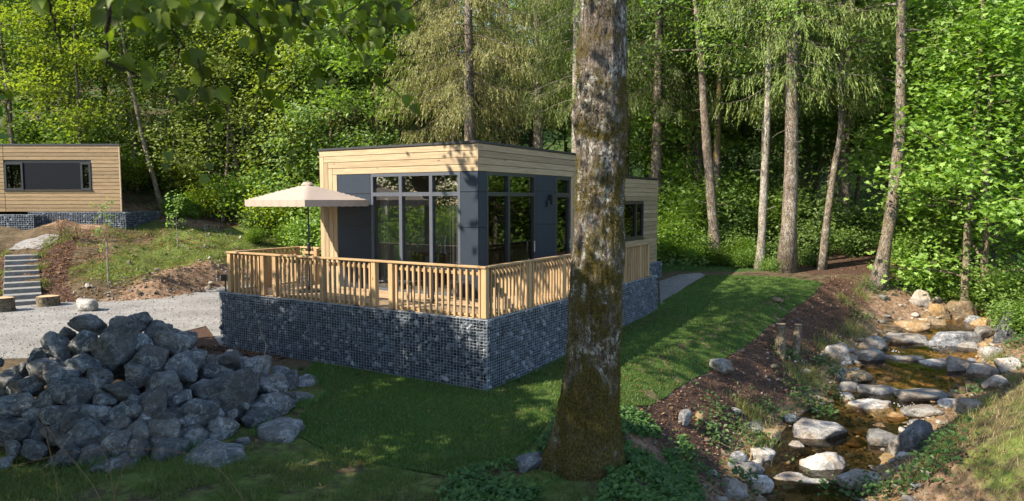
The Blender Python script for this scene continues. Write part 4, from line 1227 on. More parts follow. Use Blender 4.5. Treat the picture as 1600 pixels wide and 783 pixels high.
# ------------------------------------------------------------------ stones in and along the stream
GS = 'boulders in the stream'
STONES = [  # x, y, width, height in the 2.156 x enlargement, flat top, material, words
 (352, 556, 195, 100, 1, 'stream_rock', 'big rounded grey boulder at the near pool against the left bank'),
 (366, 676, 165, 92, 0, 'stream_rock', 'pale domed boulder at the front of the near pool'),
 (300, 728, 222, 62, 1, 'stream_rock', 'broad flat slab lying in front of the pale domed boulder'),
 (488, 724, 162, 58, 1, 'stream_rock', 'flat pale slab at the foot of the grassy right bank'),
 (560, 580, 122, 70, 1, 'stream_rock', 'low flat grey boulder between two pools'),
 (684, 570, 114, 104, 0, 'rock', 'blue grey angular boulder beside the grassy bank at the near pool'),
 (490, 552, 54, 24, 1, 'ochre_rock', 'small tan stone behind the near pool'),
 (549, 545, 52, 34, 0, 'ochre_rock', 'small ochre stone next to the low flat grey boulder'),
 (525, 472, 134, 58, 1, 'stream_rock', 'dark wet slab below the two pale slabs in midstream'),
 (555, 420, 170, 66, 1, 'stream_rock', 'pale flat slab in midstream on the left'),
 (690, 436, 162, 64, 1, 'stream_rock', 'pale flat slab in midstream where water spills over'),
 (700, 486, 134, 42, 1, 'stream_rock', 'low wet rock under the spilling slab'),
 (622, 310, 150, 40, 1, 'stream_rock', 'long low slab across the upper pool outlet'),
 (755, 326, 112, 44, 1, 'stream_rock', 'pale sunlit slab left of the ridged one at the middle pool'),
 (830, 330, 132, 64, 0, 'stream_rock', 'ridged sunlit boulder at the far side of the middle pool'),
 (636, 244, 140, 60, 1, 'stream_rock', 'pale flat boulder at the head of the upper pool'),
 (528, 256, 84, 50, 0, 'stream_rock', 'rounded grey stone on the left edge of the upper pool'),
 (514, 302, 94, 56, 0, 'stream_rock', 'dark grey stone below the rounded one on the left edge'),
 (795, 252, 192, 66, 0, 'rock', 'dark patterned boulder at the right of the upper pool'),
 (660, 192, 124, 64, 1, 'ochre_rock', 'tan flat rock shelf above the upper pool'),
 (745, 142, 94, 60, 0, 'ochre_rock', 'ochre rock where the brook comes down'),
 (833, 142, 104, 94, 0, 'ochre_rock', 'tall tan boulder at the top of the brook'),
 (992, 200, 96, 108, 0, 'rock', 'big shaded boulder at the right edge near the culvert'),
 (915, 216, 86, 50, 1, 'stream_rock', 'pale block beside the big shaded boulder'),
 (585, 200, 70, 30, 1, 'ochre_rock', 'thin tan slab on the left bank near the shelf'),
 (742, 188, 56, 36, 0, 'ochre_rock', 'small orange stone below the ochre rock'),
 (690, 108, 66, 62, 0, 'stream_rock', 'pale rounded rock high on the left bank'),
 (905, 350, 96, 72, 1, 'stream_rock', 'flaky pale rock on the right bank of the middle pool'),
 (950, 386, 76, 50, 1, 'stream_rock', 'second flaky slab further along the right bank'),
 (862, 465, 96, 50, 1, 'stream_rock', 'flat slab at the right end of midstream below dry grass'),
 (800, 455, 94, 28, 1, 'stream_rock', 'thin pale slab beside the spilling rock'),
 (576, 376, 32, 18, 1, 'stream_rock', 'small white stone at the left edge of the middle pool'),
 (270, 612, 50, 42, 0, 'stream_rock', 'small grey stone below the big rounded boulder'),
 (448, 412, 74, 52, 0, 'stream_rock', 'grey stone at the left end of the midstream slabs'),
 (442, 446, 50, 40, 0, 'stream_rock', 'small rounded stone left of the dark wet slab'),
 (250, 676, 46, 34, 0, 'ochre_rock', 'small brown stone left of the pale domed boulder'),
 (112, 690, 86, 62, 0, 'rock', 'dark angular stone at the left foot of the bank'),
 (70, 655, 70, 60, 0, 'rock', 'blue grey stone among weeds at the bottom of the left bank'),
 (60, 745, 90, 60, 0, 'stream_rock', 'pale stone at the bottom edge left of the broad slab'),
 (150, 735, 90, 70, 1, 'stream_rock', 'cracked pale slab left of the broad flat slab'),
 (480, 365, 150, 66, 1, 'ochre_rock', 'wide brown rock shelf on the left of the middle pool'),
 (400, 290, 100, 60, 0, 'stream_rock', 'half buried grey rock on the left bank above the pool'),
 (560, 97, 34, 16, 1, 'stream_rock', 'small white stone high on the left bank'),
 (900, 190, 60, 40, 0, 'ochre_rock', 'tan stone in the riffle at the top of the brook'),
 (860, 180, 50, 34, 0, 'rock', 'dark wet stone in the riffle at the top of the brook'),
 (930, 285, 70, 36, 0, 'stream_rock', 'pale stone right of the dark patterned boulder'),
 (985, 330, 70, 44, 0, 'stream_rock', 'flat stone on the right bank under the bushes'),
 (640, 450, 60, 30, 0, 'stream_rock', 'pale stone between the two midstream slabs'),
 (605, 505, 60, 30, 0, 'ochre_rock', 'brown wet stone below the midstream slabs'),
 (470, 590, 60, 34, 0, 'ochre_rock', 'ochre wet stone beside the big rounded boulder'),
]
for i, (X, Y, w, h, fl, m, lab) in enumerate(STONES):
    px, py = 1120 + X / 2.156, 420 + Y / 2.156
    p = on_ground(px, py + h * 0.30 / 2.156)
    k = p[1] / FPX / 2.156
    sh = .78 if m == 'ochre_rock' and w > 80 else 1.0
    dw = w * k * 1.06 * sh; vis = h * k * sh
    # seen from above at a slant: part of the height in the picture is depth
    dd = min(dw * 0.8, vis * (1.7 if fl else 1.0) + 0.1); dh = vis * (0.62 if fl else 0.85) + 0.06
    o = link('rock', rock_mesh(500 + i, (dw, dd, dh * 1.3), M[m], 16, 0.018, bool(fl)), None, (p[0], p[1] + dd * .12, p[2] + dh * 0.30), (0, 0, rr.uniform(-.25, .25)))
    tag(o, lab, 'rock', GS)
# lesser stones lining the water
rng = np.random.default_rng(14); made = 0
while made < 150:
    t = rng.uniform(2.6, 10.8); i = int(t); f = t - i
    a, b = STREAM[i], STREAM[i + 1]; d = (b[:2] - a[:2]) / np.linalg.norm(b[:2] - a[:2]); c = a + (b - a) * f
    s = rng.choice([-1, 1]); off = c[3] + abs(rng.normal(0, .45)) - .25
    q = c[:2] + np.array([-d[1], d[0]]) * s * off
    if q[1] < 11 or q[1] > 27: continue
    w = rng.uniform(.12, .34) * (1 + .7 * (rng.random() < .2))
    o = link('rock', rock_mesh(800 + made, (w, w * rng.uniform(.6, .9), w * rng.uniform(.4, .65)), M[rng.choice(['stream_rock', 'stream_rock', 'ochre_rock', 'rock'])], 14, .02, hi=False), None, (q[0], q[1], gz(*q) + w * .12), (0, 0, rng.uniform(0, 6)))
    tag(o, 'lesser loose stone among those lining the edges of the brook', 'rock', 'lesser stones lining the brook'); made += 1
# single stones elsewhere
for i, (px, py, w, h, m, lab) in enumerate([
    (133, 480, 40, 20, 'stream_rock', 'light grey rock lying alone on the gravel path before the bank'),
    (1127, 573, 42, 22, 'stream_rock', 'pale grey rock lying on bark mulch at the lawn edge'),
    (1070, 656, 20, 26, 'rock', 'upright grey stone in the weeds right of the mossy trunk'),
    (1093, 655, 24, 16, 'ochre_rock', 'low brownish stone beside the upright grey stone'),
    (832, 722, 66, 24, 'rock', 'flat mossy stone against the root flare of the big trunk'),
    (1050, 710, 16, 10, 'rock', 'small stone among the ground elder below the trunk'),
    (1215, 470, 24, 9, 'ochre_rock', 'low stone at the far corner of the lawn')]):
    p = on_ground(px, py + h * .3)
    k = p[1] / FPX
    o = link('rock', rock_mesh(700 + i, (w * k, w * k * .75, h * k * 1.25), M[m], 12), None, (p[0], p[1] + .03, p[2] + h * k * .32), (0, 0, .3 * i))
    tag(o, lab, 'rock')
# loose pebbles on the banks and in the bed
rng = np.random.default_rng(8)
n = 4800
t = rng.uniform(2, 11.9, n); i = t.astype(int); f = t - i
c = STREAM[i, :2] * (1 - f)[:, None] + STREAM[i + 1, :2] * f[:, None]
q = c + rng.normal(0, 1.25, (n, 2))
D, sg, wl, hw_ = stream_at(q[:, 0], q[:, 1])
k = (D < hw_ + np.where(sg > 0, 2.0, 0.9)) & (q[:, 1] > 9)
q = q[k]
sz = rng.uniform(.016, .05, len(q)) * (1 + 1.3 * (rng.random(len(q)) < .12))
tag(link('pebbles', stones_mesh('pebbles', np.column_stack([q, ground(q[:, 0], q[:, 1]) + sz * .3]), sz, M['pebble'], rng, .6)), kind='stuff')
# stones and crumbs on the cut bank and the bare soil
n = 5000
x = rng.uniform(-16, -5, n); y = rng.uniform(23, 36, n)
Dt, sgt, _, _ = poly_dist(x, y, TOE); d = np.where(sgt > 0, Dt, -Dt)
k = (d > -.2) & ((d < 2.2) | (d > 7) | (rng.random(n) < .35)) & (d < 12)
x, y = x[k], y[k]; sz = rng.uniform(.02, .06, len(x)) * (1 + 1.5 * (rng.random(len(x)) < .05))
tag(link('soil_clods', stones_mesh('soil_clods', np.column_stack([x, y, ground(x, y) + sz * .3]), sz, M['pebble'], rng, .7)), kind='stuff')
# white water where the pools spill over
Cw = []
for px, py, n, w in ((1432, 646, 60, .5), (1455, 640, 40, .25), (1366, 642, 30, .15), (1462, 556, 25, .3), (1478, 492, 40, .4), (1500, 476, 30, .3), (1400, 562, 20, .25)):
    p = on_ground(px, py)
    D_, s_, wl_p, h_ = stream_at(np.array([p[0]]), np.array([p[1]]))
    for k in range(n * 2 // 3): Cw.append((p[0] + rng.normal(0, w * .5), p[1] + rng.normal(0, .10), max(wl_p[0] + .05, p[2] + .02) + rng.uniform(-.01, .03)))
tag(link('white_water', stones_mesh('white_water', np.array(Cw), rng.uniform(.006, .016, len(Cw)), M['white_water'], rng, .5)), kind='stuff')
# loose stones on the gravel
n = 5000
x = rng.uniform(-26, -7, n); y = rng.uniform(15, 27, n); gp_ = np.array([p[:2] for p in gravel_poly])
k = inside(x, y, gp_); x, y = x[k], y[k]; sz = rng.uniform(.012, .03, len(x))
tag(link('gravel_stones', stones_mesh('gravel_stones', np.column_stack([x, y, ground(x, y) + .015 + sz * .3]), sz, M['gravel_stone'], rng, .7)), kind='stuff')
# bark mulch
def chips(name, x, y, smin, smax, mat, lift=.012):
    n = len(x); L = rng.uniform(smin, smax, n); w = L * rng.uniform(.25, .5, n); a = rng.uniform(0, 2 * PI, n)
    tl = rng.normal(0, .35, (n, 2))
    z = ground(x, y) + lift
    ux = np.stack([np.cos(a), np.sin(a), tl[:, 0]], 1) * L[:, None] / 2; vx = np.stack([-np.sin(a), np.cos(a), tl[:, 1]], 1) * w[:, None] / 2
    c = np.stack([x, y, z], 1)
    V = np.stack([c - ux - vx, c + ux - vx * .6, c + ux + vx, c - ux + vx * .7], 1).reshape(-1, 3)
    return tag(link(name, mesh(name, V, np.arange(4 * n).reshape(n, 4), mat)), kind='stuff')
n = 60000
x = rng.uniform(0.5, 20, n); y = rng.uniform(9.5, 36, n)
De, sge, _, _ = poly_dist(x, y, EDGE); Ds, sgs, wl, hw_ = stream_at(x, y)
k = ((sge > 0) & (De < 1.9 + rng.normal(0, .5, n)) & (sgs > 0) & (Ds > hw_ + .6)) | ((y > 26.3) & (y < 33) & (x > 11.4) & (rng.random(n) < .35) & (sge > 0))
x1, y1 = x[k], y[k]
n = 40000
x = rng.uniform(-22, -12, n); y = rng.uniform(22, 33, n)
k = inside(x, y, BED1) | inside(x, y, BED2); x, y = x[k], y[k]
x2, y2 = x, y
n = 5000
u = rng.uniform(-.35, 0, n); v = rng.uniform(5.5, 8.4, n); p = P0 + u[:, None] * UX - 0 + v[:, None] * VX
u = rng.uniform(-.2, 9.5, n); v = rng.uniform(-.45, -.02, n); p2 = P0 + u[:, None] * UX + v[:, None] * VX
p3 = np.column_stack([rng.uniform(-9.6, -7.2, 3500), rng.uniform(14.2, 16.6, 3500)])
chips('bark_mulch', np.concatenate([x1, x2, p[:, 0], p2[:, 0], p3[:, 0]]), np.concatenate([y1, y2, p[:, 1], p2[:, 1], p3[:, 1]]), .03, .09, M['chip'])

# stumps and log ends
def stump(px, py, r, h, label, m='bark_thin', lean=(0, 0)):
    p = on_ground(px, py)
    s = thing('tree_stump', label, 'stump', (p[0], p[1], p[2] - .05))
    n = 18; V = []; F = []
    for j in range(6):
        for k in range(n):
            a = 2 * PI * k / n; rr_ = r * (1 + .1 * math.sin(3 * a + j * .2) + .06 * math.sin(7 * a)) * (1 + .16 * max(0, 1 - j / 2))
            V.append((rr_ * math.cos(a) + lean[0] * j / 5, rr_ * math.sin(a) + lean[1] * j / 5, (h + .05) * j / 5))
    for j in range(5):
        for k in range(n): F.append((j * n + k, j * n + (k + 1) % n, j * n + n + (k + 1) % n, j * n + n + k))
    link('trunk', mesh('trunk', V, F, M[m], True), s)
    T = [(x * .985, y * .985, z + .004) for x, y, z in V[-n:]]
    T = [(lean[0], lean[1], h + .06)] + T
    link('cut_face', mesh('cut_face', T, [(0, k + 1, (k + 1) % n + 1) for k in range(n)], M['stump_cut']), s)
    return s
stump(75, 478, .33, .34, 'short log end with a pale cut face at the foot of the steps')
stump(4, 487, .32, .46, 'log end at the picture edge on the other side of the steps')
stump(1220, 556, .13, .86, 'taller brown stump post on the stream bank by the lawn', 'bark_thin', (-.03, 0))
stump(1243, 560, .10, .92, 'thinner leaning stump post beside the taller one', 'bark_thin', (.07, .05))
# ------------------------------------------------------------------ leaves and trees
def leaf_quads(P, size, rng, up=0.55, droop=0.3, aspect=0.62, face=None):
    """folded four sided leaves at points P"""
    n = len(P)
    nrm = rng.normal(size=(n, 3)); nrm[:, 2] = np.abs(nrm[:, 2]) + up * 2
    nrm += np.array([-.55, -.65, 0]) if face is None else face   # leaves turn towards the light
    nrm /= np.linalg.norm(nrm, axis=1)[:, None]
    d = rng.normal(size=(n, 3)); d[:, 2] -= droop
    d -= nrm * (d * nrm).sum(1)[:, None]; d /= np.linalg.norm(d, axis=1)[:, None] + 1e-9
    s = np.cross(nrm, d)
    L = (size * rng.uniform(.65, 1.3, n))[:, None]
    m = P + d * L * .42 - nrm * L * .06
    V = np.stack([P, m + s * L * aspect * .5 + nrm * L * .1, P + d * L - nrm * L * .12, m - s * L * aspect * .5 + nrm * L * .1], 1)
    return V.reshape(-1, 3), np.arange(4 * n).reshape(n, 4)

def lobed_leaves(P, size, rng, up=0.6):
    """five lobed maple leaves, ten corners each"""
    n = len(P)
    out = np.array([(0, 0), (.34, -.05), (.52, .22), (.30, .28), (.42, .66), (.16, .58), (0, 1.0), (-.16, .58), (-.42, .66), (-.30, .28), (-.52, .22), (-.34, -.05)])
    nrm = rng.normal(size=(n, 3)) * .8; nrm[:, 2] = np.abs(nrm[:, 2]) + up * 2; nrm[:, 1] -= .35; nrm /= np.linalg.norm(nrm, axis=1)[:, None]
    d = rng.normal(size=(n, 3)); d[:, 2] -= .7; d -= nrm * (d * nrm).sum(1)[:, None]; d /= np.linalg.norm(d, axis=1)[:, None]
    s = np.cross(nrm, d); L = (size * rng.uniform(.6, 1.25, n))[:, None, None]
    V = P[:, None] + L * (out[None, :, :1] * s[:, None] + out[None, :, 1:] * d[:, None] + (np.abs(out[None, :, :1]) * .25 - out[None, :, 1:] ** 2 * .18) * nrm[:, None])
    q = np.array([(0, 1, 2, 3), (0, 3, 4, 5), (0, 5, 6, 7), (0, 7, 8, 9), (0, 9, 10, 11)])
    F = (q[None] + (np.arange(n) * 12)[:, None, None]).reshape(-1, 4)
    return V.reshape(-1, 3), F

def curve(a, d, L, n, rng, wob=.12, bend=(0, 0, 0)):
    P = [np.array(a, float)]; d = np.array(d, float); d /= np.linalg.norm(d)
    for i in range(n):
        d = d + rng.normal(0, wob, 3) + np.array(bend) / n; d /= np.linalg.norm(d)
        P.append(P[-1] + d * L / n)
    return np.array(P)

def broadleaf(name, seed, H, cb, Rad, nl, lsize, r0, bark_, leaf_, lean=(0, 0), nb=16, per=2.2, lobed=False, top=1.0, shape=0.5, cl=(.32, .7)):
    rng = np.random.default_rng(seed)
    tb = MB()
    n = 10
    tt = np.linspace(0, 1, n)
    wob = np.cumsum(rng.normal(0, .05, (n, 2)), 0) * H / 12
    TP = np.column_stack([lean[0] * tt + wob[:, 0] - wob[0, 0], lean[1] * tt + wob[:, 1] - wob[0, 1], tt * H * .93 - .15])
    tr = r0 * (1 - .82 * tt) * (1 + .45 * np.exp(-tt * 22))
    tb.tube(TP, tr, 9)
    C = []
    for k in range(nb):
        f = (k + .5 + rng.uniform(-.3, .3)) / nb
        h = cb + (H * .93 - cb) * f
        i = min(h / (H * .93) * (n - 1), n - 1.001); j = int(i); p = TP[j] * (1 - i + j) + TP[j + 1] * (i - j)
        a = k * 2.4 + rng.uniform(-.5, .5)
        prof = math.sin(PI * min(1, .12 + .88 * (f ** shape))) ** .7 if shape else 1
        L = Rad * (.45 + .75 * prof) * rng.uniform(.65, 1.1)
        B = curve(p, (math.cos(a), math.sin(a), rng.uniform(.15, .7)), L, 5, rng, .13, (0, 0, -.15))
        br = tr[j] * .42
        tb.tube(B, np.linspace(br, br * .2, 6), 5, False)
        for s_ in range(3):
            q = rng.uniform(.3, .95); b0 = B[int(q * 5)]
            S_ = curve(b0, (math.cos(a + rng.uniform(-1.2, 1.2)), math.sin(a + rng.uniform(-1.2, 1.2)), rng.uniform(-.1, .5)), L * rng.uniform(.3, .55), 3, rng, .15)
            tb.tube(S_, np.linspace(br * .4, br * .1, 4), 4, False)
            C += [S_[2], S_[3]]
        C += [B[3], B[4], B[5], B[5] + rng.normal(0, .2, 3)]
    C.append(TP[-1] + [0, 0, .3]); C = np.array(C)
    C = C[rng.random(len(C)) < .92]
    k = max(1, nl // len(C))
    rad = rng.uniform(cl[0], cl[1], len(C)) * Rad / 2.6
    P = np.repeat(C, k, 0) + rng.normal(size=(len(C) * k, 3)) * np.repeat(rad, k)[:, None] * np.array([1, 1, .55])
    if lobed: V, F = lobed_leaves(P, lsize, rng)
    else: V, F = leaf_quads(P, lsize, rng)
    return tb.mesh(name + '_trunk', M[bark_], True), mesh(name + '_crown', V, F, M[leaf_])

def conifer(name, seed, H, cb, Rad, r0, bark_, leaf_, dens=1.0, droop=1.0, dead=0.0, sl=(0.35, .85), whorl=.42, lean=(0, 0)):
    rng = np.random.default_rng(seed)
    tb = MB(); tt = np.linspace(0, 1, 14)
    wob = np.cumsum(rng.normal(0, .02, (14, 2)), 0) * H / 14
    TP = np.column_stack([lean[0] * tt + wob[:, 0] - wob[0, 0], lean[1] * tt + wob[:, 1] - wob[0, 1], tt * H - .15])
    tr = r0 * (1 - .9 * tt) * (1 + .4 * np.exp(-tt * 40))
    tb.tube(TP, tr, 12)
    Vs = []; nq = 0
    h = cb; a = 0
    # dead stubs below the crown
    z = 2.0
    while z < cb:
        j = z / H * 13; i = int(j); p = TP[i] * (1 - j + i) + TP[i + 1] * (j - i); a_ = rng.uniform(0, 6.3)
        tb.tube(curve(p, (math.cos(a_), math.sin(a_), .1), rng.uniform(.15, .5 + dead * 1.4), 3, rng, .2), [.018, .014, .01, .006], 4, False)
        z += rng.uniform(.35, 1.1)
    while h < H - .3:
        f = (h - cb) / (H - cb)
        nbr = rng.integers(4, 7)
        for b in range(nbr):
            a = rng.uniform(0, 2 * PI)
            L = Rad * (1 - f) ** .75 * rng.uniform(.6, 1.12) * (0.75 + .25 * min(1, f * 6)) + .25
            j = min(h / H * 13, 12.99); i = int(j); p = TP[i] * (1 - j + i) + TP[i + 1] * (j - i)
            m = 7; s = np.linspace(0, 1, m)
            B = np.column_stack([p[0] + np.cos(a) * L * s, p[1] + np.sin(a) * L * s, p[2] + L * (.12 * s - .62 * droop * s ** 1.6 + .30 * droop * s ** 4)])
            B[:, :2] += rng.normal(0, .03, (m, 2)) * L
            tb.tube(B, np.linspace(max(.010, tr[i] * .09), .004, m), 4, False)
            # hanging sprays all along the branch
            ns = int(max(5, L * 14 * dens))
            q = rng.uniform(.15, 1, ns); jj = q * (m - 1); ji = np.minimum(jj.astype(int), m - 2); fr = (jj - ji)[:, None]
            S = B[ji] * (1 - fr) + B[ji + 1] * fr
            side = np.array([-np.sin(a), np.cos(a), 0]); outw = np.array([np.cos(a), np.sin(a), 0])
            sd = rng.choice([-1, 1], ns)
            D0 = side * (sd * rng.uniform(.1, .8, ns))[:, None] + outw * rng.uniform(.1, .7, ns)[:, None]; D0[:, 2] -= rng.uniform(.5, 1.5, ns) * droop
            D0 /= np.linalg.norm(D0, axis=1)[:, None]
            SLn = rng.uniform(sl[0], sl[1], ns) * (.5 + .5 * min(1, L / 2))
            K = 12
            for k in range(K):
                t0 = (k + rng.uniform(0, .6, ns)) / K
                base = S + D0 * (SLn * t0)[:, None]; base[:, 2] -= .12 * droop * SLn * t0 ** 2
                dd = D0 + rng.normal(0, .22, (ns, 3)); dd[:, 2] -= .25; dd /= np.linalg.norm(dd, axis=1)[:, None]
                ln = SLn * rng.uniform(.13, .24, ns)
                w = np.cross(dd, rng.normal(size=(ns, 3))); w /= np.linalg.norm(w, axis=1)[:, None]; w *= (ln * rng.uniform(.09, .15, ns))[:, None]
                mid = base + dd * (ln * .45)[:, None]
                Vs.append(np.stack([base, mid + w, base + dd * ln[:, None], mid - w], 1).reshape(-1, 3))
        h += whorl * rng.uniform(.7, 1.3)
    V = np.concatenate(Vs); n = len(V) // 4
    return tb.mesh(name + '_trunk', M[bark_], True), mesh(name + '_crown', V, np.arange(4 * n).reshape(n, 4), M[leaf_])

def bush_mesh(name, seed, Rad, H, nl, lsize, leaf_, lobed=False):
    rng = np.random.default_rng(seed)
    tb = MB(); C = []
    for k in range(11):
        a = rng.uniform(0, 6.3); B = curve((rng.normal(0, .1), rng.normal(0, .1), -.1), (math.cos(a) * .55, math.sin(a) * .55, 1), H * rng.uniform(.7, 1.05), 4, rng, .18)
        tb.tube(B, np.linspace(.016, .005, 5), 4, False); C += [B[2], B[3], B[4]]
    C = np.array(C); C[:, :2] *= Rad / (np.abs(C[:, :2]).max() + .01) * .8
    k = max(1, nl // len(C))
    P = np.repeat(C, k, 0) + rng.normal(size=(len(C) * k, 3)) * np.array([.26, .26, .17]) * Rad
    P[:, 2] = np.maximum(P[:, 2], .02)
    V, F = (lobed_leaves if lobed else leaf_quads)(P, lsize, rng)
    return tb.mesh(name + '_stem', M['bark_thin'], True), mesh(name + '_leaves', V, F, M[leaf_])

KIND = {}
def make(kind, fn, *a, **k): KIND[kind] = fn(kind, *a, **k)
#                       seed  H   cb  Rad   nl   leaf  r0
make('green_a', broadleaf, 11, 14, 3.0, 3.0, 11000, .21, .13, 'bark_thin', 'leaf_green', nb=20)
make('green_b', broadleaf, 12, 17, 4.5, 3.4, 12000, .22, .16, 'bark_thin', 'leaf_green', (1.0, 0), nb=22)
make('yellow_a', broadleaf, 13, 13, 2.2, 3.0, 11000, .19, .11, 'bark_thin', 'leaf_yellow', (.8, -.3), nb=20)
make('yellow_b', broadleaf, 14, 16, 4.0, 3.2, 11000, .20, .14, 'bark_pale', 'leaf_yellow', (-.6, 0), nb=20)
make('dark_a', broadleaf, 15, 15, 1.5, 3.4, 12000, .21, .16, 'bark_thin', 'leaf_dark', nb=22)
make('bright_a', broadleaf, 16, 12, 1.2, 3.2, 9000, .24, .13, 'bark_thin', 'leaf_bright', nb=20, lobed=False)
make('spruce_y', conifer, 21, 24, 6.8, 4.6, .30, 'bark_spruce', 'needle_yellow', 1.15, 1.15, sl=(.3, .75))
make('spruce_l', conifer, 22, 25, 7.6, 4.2, .30, 'bark_pale', 'needle_light', 1.0, 1.1, sl=(.3, .8))
make('spruce_d', conifer, 23, 26, 7.5, 4.4, .32, 'bark_spruce', 'needle_dark', 1.0, 1.15, .3, sl=(.3, .8))
make('spruce_e', conifer, 24, 24, 8.5, 3.6, .26, 'bark_pale', 'needle_dark', 1.0, 1.1, .5, sl=(.3, .75))
make('bush_a', bush_mesh, 31, 1.3, 1.7, 3000, .15, 'leaf_bright')
make('bush_b', bush_mesh, 32, 1.5, 2.2, 3300, .15, 'leaf_green')
make('bush_c', bush_mesh, 33, 1.2, 1.3, 2600, .13, 'leaf_dark')
make('bush_d', bush_mesh, 34, 1.5, 2.4, 2800, .15, 'leaf_yellow')

trng = random.Random(77)
def plant_at(kind, x, y, label, group=None, sc=1.0, rz=None, cat='tree', sxy=None, tilt=None, name=None):
    tm, cm = KIND[kind]
    z = gz(x, y)
    isb = kind.startswith('bush')
    nm = name or ('bush' if isb else 'spruce_tree' if kind.startswith('spruce') else 'broadleaf_tree')
    t = thing(nm, label, 'bush' if isb else cat, (x, y, z - .05), trng.uniform(0, 6.28) if rz is None else rz, group)
    t.scale = (sc * (sxy or 1), sc * (sxy or 1), sc)
    if tilt: t.rotation_euler = (tilt[0], tilt[1], t.rotation_euler[2])
    link('stem' if isb else 'trunk', tm, t); link('leaves' if isb else 'crown', cm, t)
    return t
def atY(px, Y): return at(px, 314, Y)[:2]

# --- the trees with trunks one can pick out
def pick(kind, px, Y, label, **k):
    x, y = atY(px, Y); return plant_at(kind, x, y, label, **k)
pick('spruce_y', 737, 31.5, 'spruce with tan drooping sprays rising right behind the cabin roof corner', sc=1.0, rz=.6)
pick('spruce_y', 706, 36, 'darker trunked spruce half hidden left of the tan drooping spruce', sc=1.02, rz=2.9)
pick('spruce_y', 600, 38, 'tan spruce whose sprays hang over the left half of the cabin roof', sc=.98, rz=4.2)
pick('spruce_l', 898, 30, 'spruce with pale sunlit trunk just left of the big mossy trunk', sc=.92, rz=1.0, sxy=.9)
pick('spruce_l', 842, 35, 'yellow green spruce with hanging sprays above the right roof edge', sc=1.0, rz=3.3)
pick('spruce_d', 1022, 34, 'dark spruce above the annexe roof to the right of the mossy trunk', sc=.95, rz=.3)
pick('spruce_d', 1232, 27.0, 'thick straight spruce with grey brown trunk at the far lawn edge', sc=1.0, rz=2.2, sxy=.95)
pick('spruce_d', 1320, 35, 'dark spruce behind the leaning trunks on the right', sc=1.0, rz=5.1)
pick('spruce_e', 1160, 44, 'distant dark spruce framing a patch of sky', sc=.95, rz=1.9)
pick('spruce_e', 1275, 41, 'dark spruce standing deep in the wood behind the thick trunk', sc=1.05, rz=.9)
pick('spruce_d', 960, 43, 'dark spruce deep behind the mossy trunk', sc=1.05, rz=3.7)
pick('spruce_d', 790, 45, 'dark spruce far behind the roof between the two tan ones', sc=1.0, rz=5.5)
pick('spruce_d', 1090, 36.5, 'dark spruce behind the slim grey trunk at the far side of the lawn', sc=.9, rz=2.7)
pick('spruce_e', 1195, 34, 'dark spruce just behind the pale birch like trunk', sc=.85, rz=4.4)
pick('spruce_d', 1395, 36, 'dark spruce behind the trunk that leans right above the brook', sc=.95, rz=.2)
def lone_trunk(kind_bark, leafk, pts, Ys, r0, label, seed, H, crown_R, nl, name='broadleaf_tree', con=False, cbf=.5):
    """a tree with a trunk that follows pixels of the photograph"""
    base = on_ground(*pts[0]) if Ys is None else None
    b = base if base is not None else at(*pts[0], Ys)
    P = np.array([at(px, py, b[1]) for px, py in pts]); P[0, 2] = gz(P[0, 0], P[0, 1]) - .12
    d = P[-1] - P[-2]; d /= np.linalg.norm(d)
    k = 0
    while P[-1][2] < b[2] + H and k < 30: P = np.vstack([P, P[-1] + (d + np.array([0, 0, .4])) * 1.1]); k += 1
    n = 22; s = np.concatenate([[0], np.cumsum(np.linalg.norm(np.diff(P, axis=0), axis=1))]); q = np.linspace(0, s[-1], n)
    P = np.stack([np.interp(q, s, P[:, i]) for i in range(3)], 1)
    rng_ = np.random.default_rng(seed); P[1:, :2] += np.cumsum(rng_.normal(0, .012, (n - 1, 2)), 0)
    t = thing(name, label, 'tree', tuple(b))
    Lp = P - b; tt = np.linspace(0, 1, n)
    rad = r0 * (1 - .75 * tt) * (1 + .5 * np.exp(-tt * 36)) * (1 + .05 * rng_.normal(size=n))
    tb = MB().tube(Lp, rad, 12); C = []
    for k in range(14):
        f = cbf + (1 - cbf) * (k + .5) / 14; i = int(f * (n - 1)); a = k * 2.4
        B = curve(Lp[i], (math.cos(a), math.sin(a), .25), crown_R * rng_.uniform(.6, 1.1), 5, rng_, .12, (0, 0, -.2))
        tb.tube(B, np.linspace(rad[i] * .35, .01, 6), 5, False); C += [B[2], B[3], B[4], B[5]]
    for k in range(7):                                   # dead stubs
        i = rng_.integers(3, int(cbf * n)); a = rng_.uniform(0, 6.3)
        tb.tube(curve(Lp[i], (math.cos(a), math.sin(a), .15), rng_.uniform(.2, .7), 3, rng_, .2), [.02, .015, .01, .006], 4, False)
    tb.build('trunk', M[kind_bark], t, True)
    C = np.array(C); k = nl // len(C)
    Pp = np.repeat(C, k, 0) + rng_.normal(size=(len(C) * k, 3)) * .5
    V, F = leaf_quads(Pp, .20, rng_); link('crown', mesh('crown', V, F, M[leafk]), t)
    return t
lone_trunk('bark_spruce', 'leaf_dark', [(1119, 402), (1112, 300), (1102, 170), (1096, 80), (1088, 0)], 30, .24, 'slim grey trunk leaning slightly left at the far side of the lawn', 41, 17, 3, 3500)
lone_trunk('bark_mossy', 'leaf_dark', [(1120, 380), (1120, 250), (1124, 120), (1122, 0)], 33, .20, 'mossy yellowish trunk right behind the slim grey one', 42, 17, 3, 3500)
lone_trunk('bark_pale', 'leaf_bright', [(1187, 416), (1193, 330), (1200, 200), (1203, 120), (1206, 0)], 27.6, .17, 'pale birch like trunk just left of the thick spruce', 43, 16, 3, 3500)
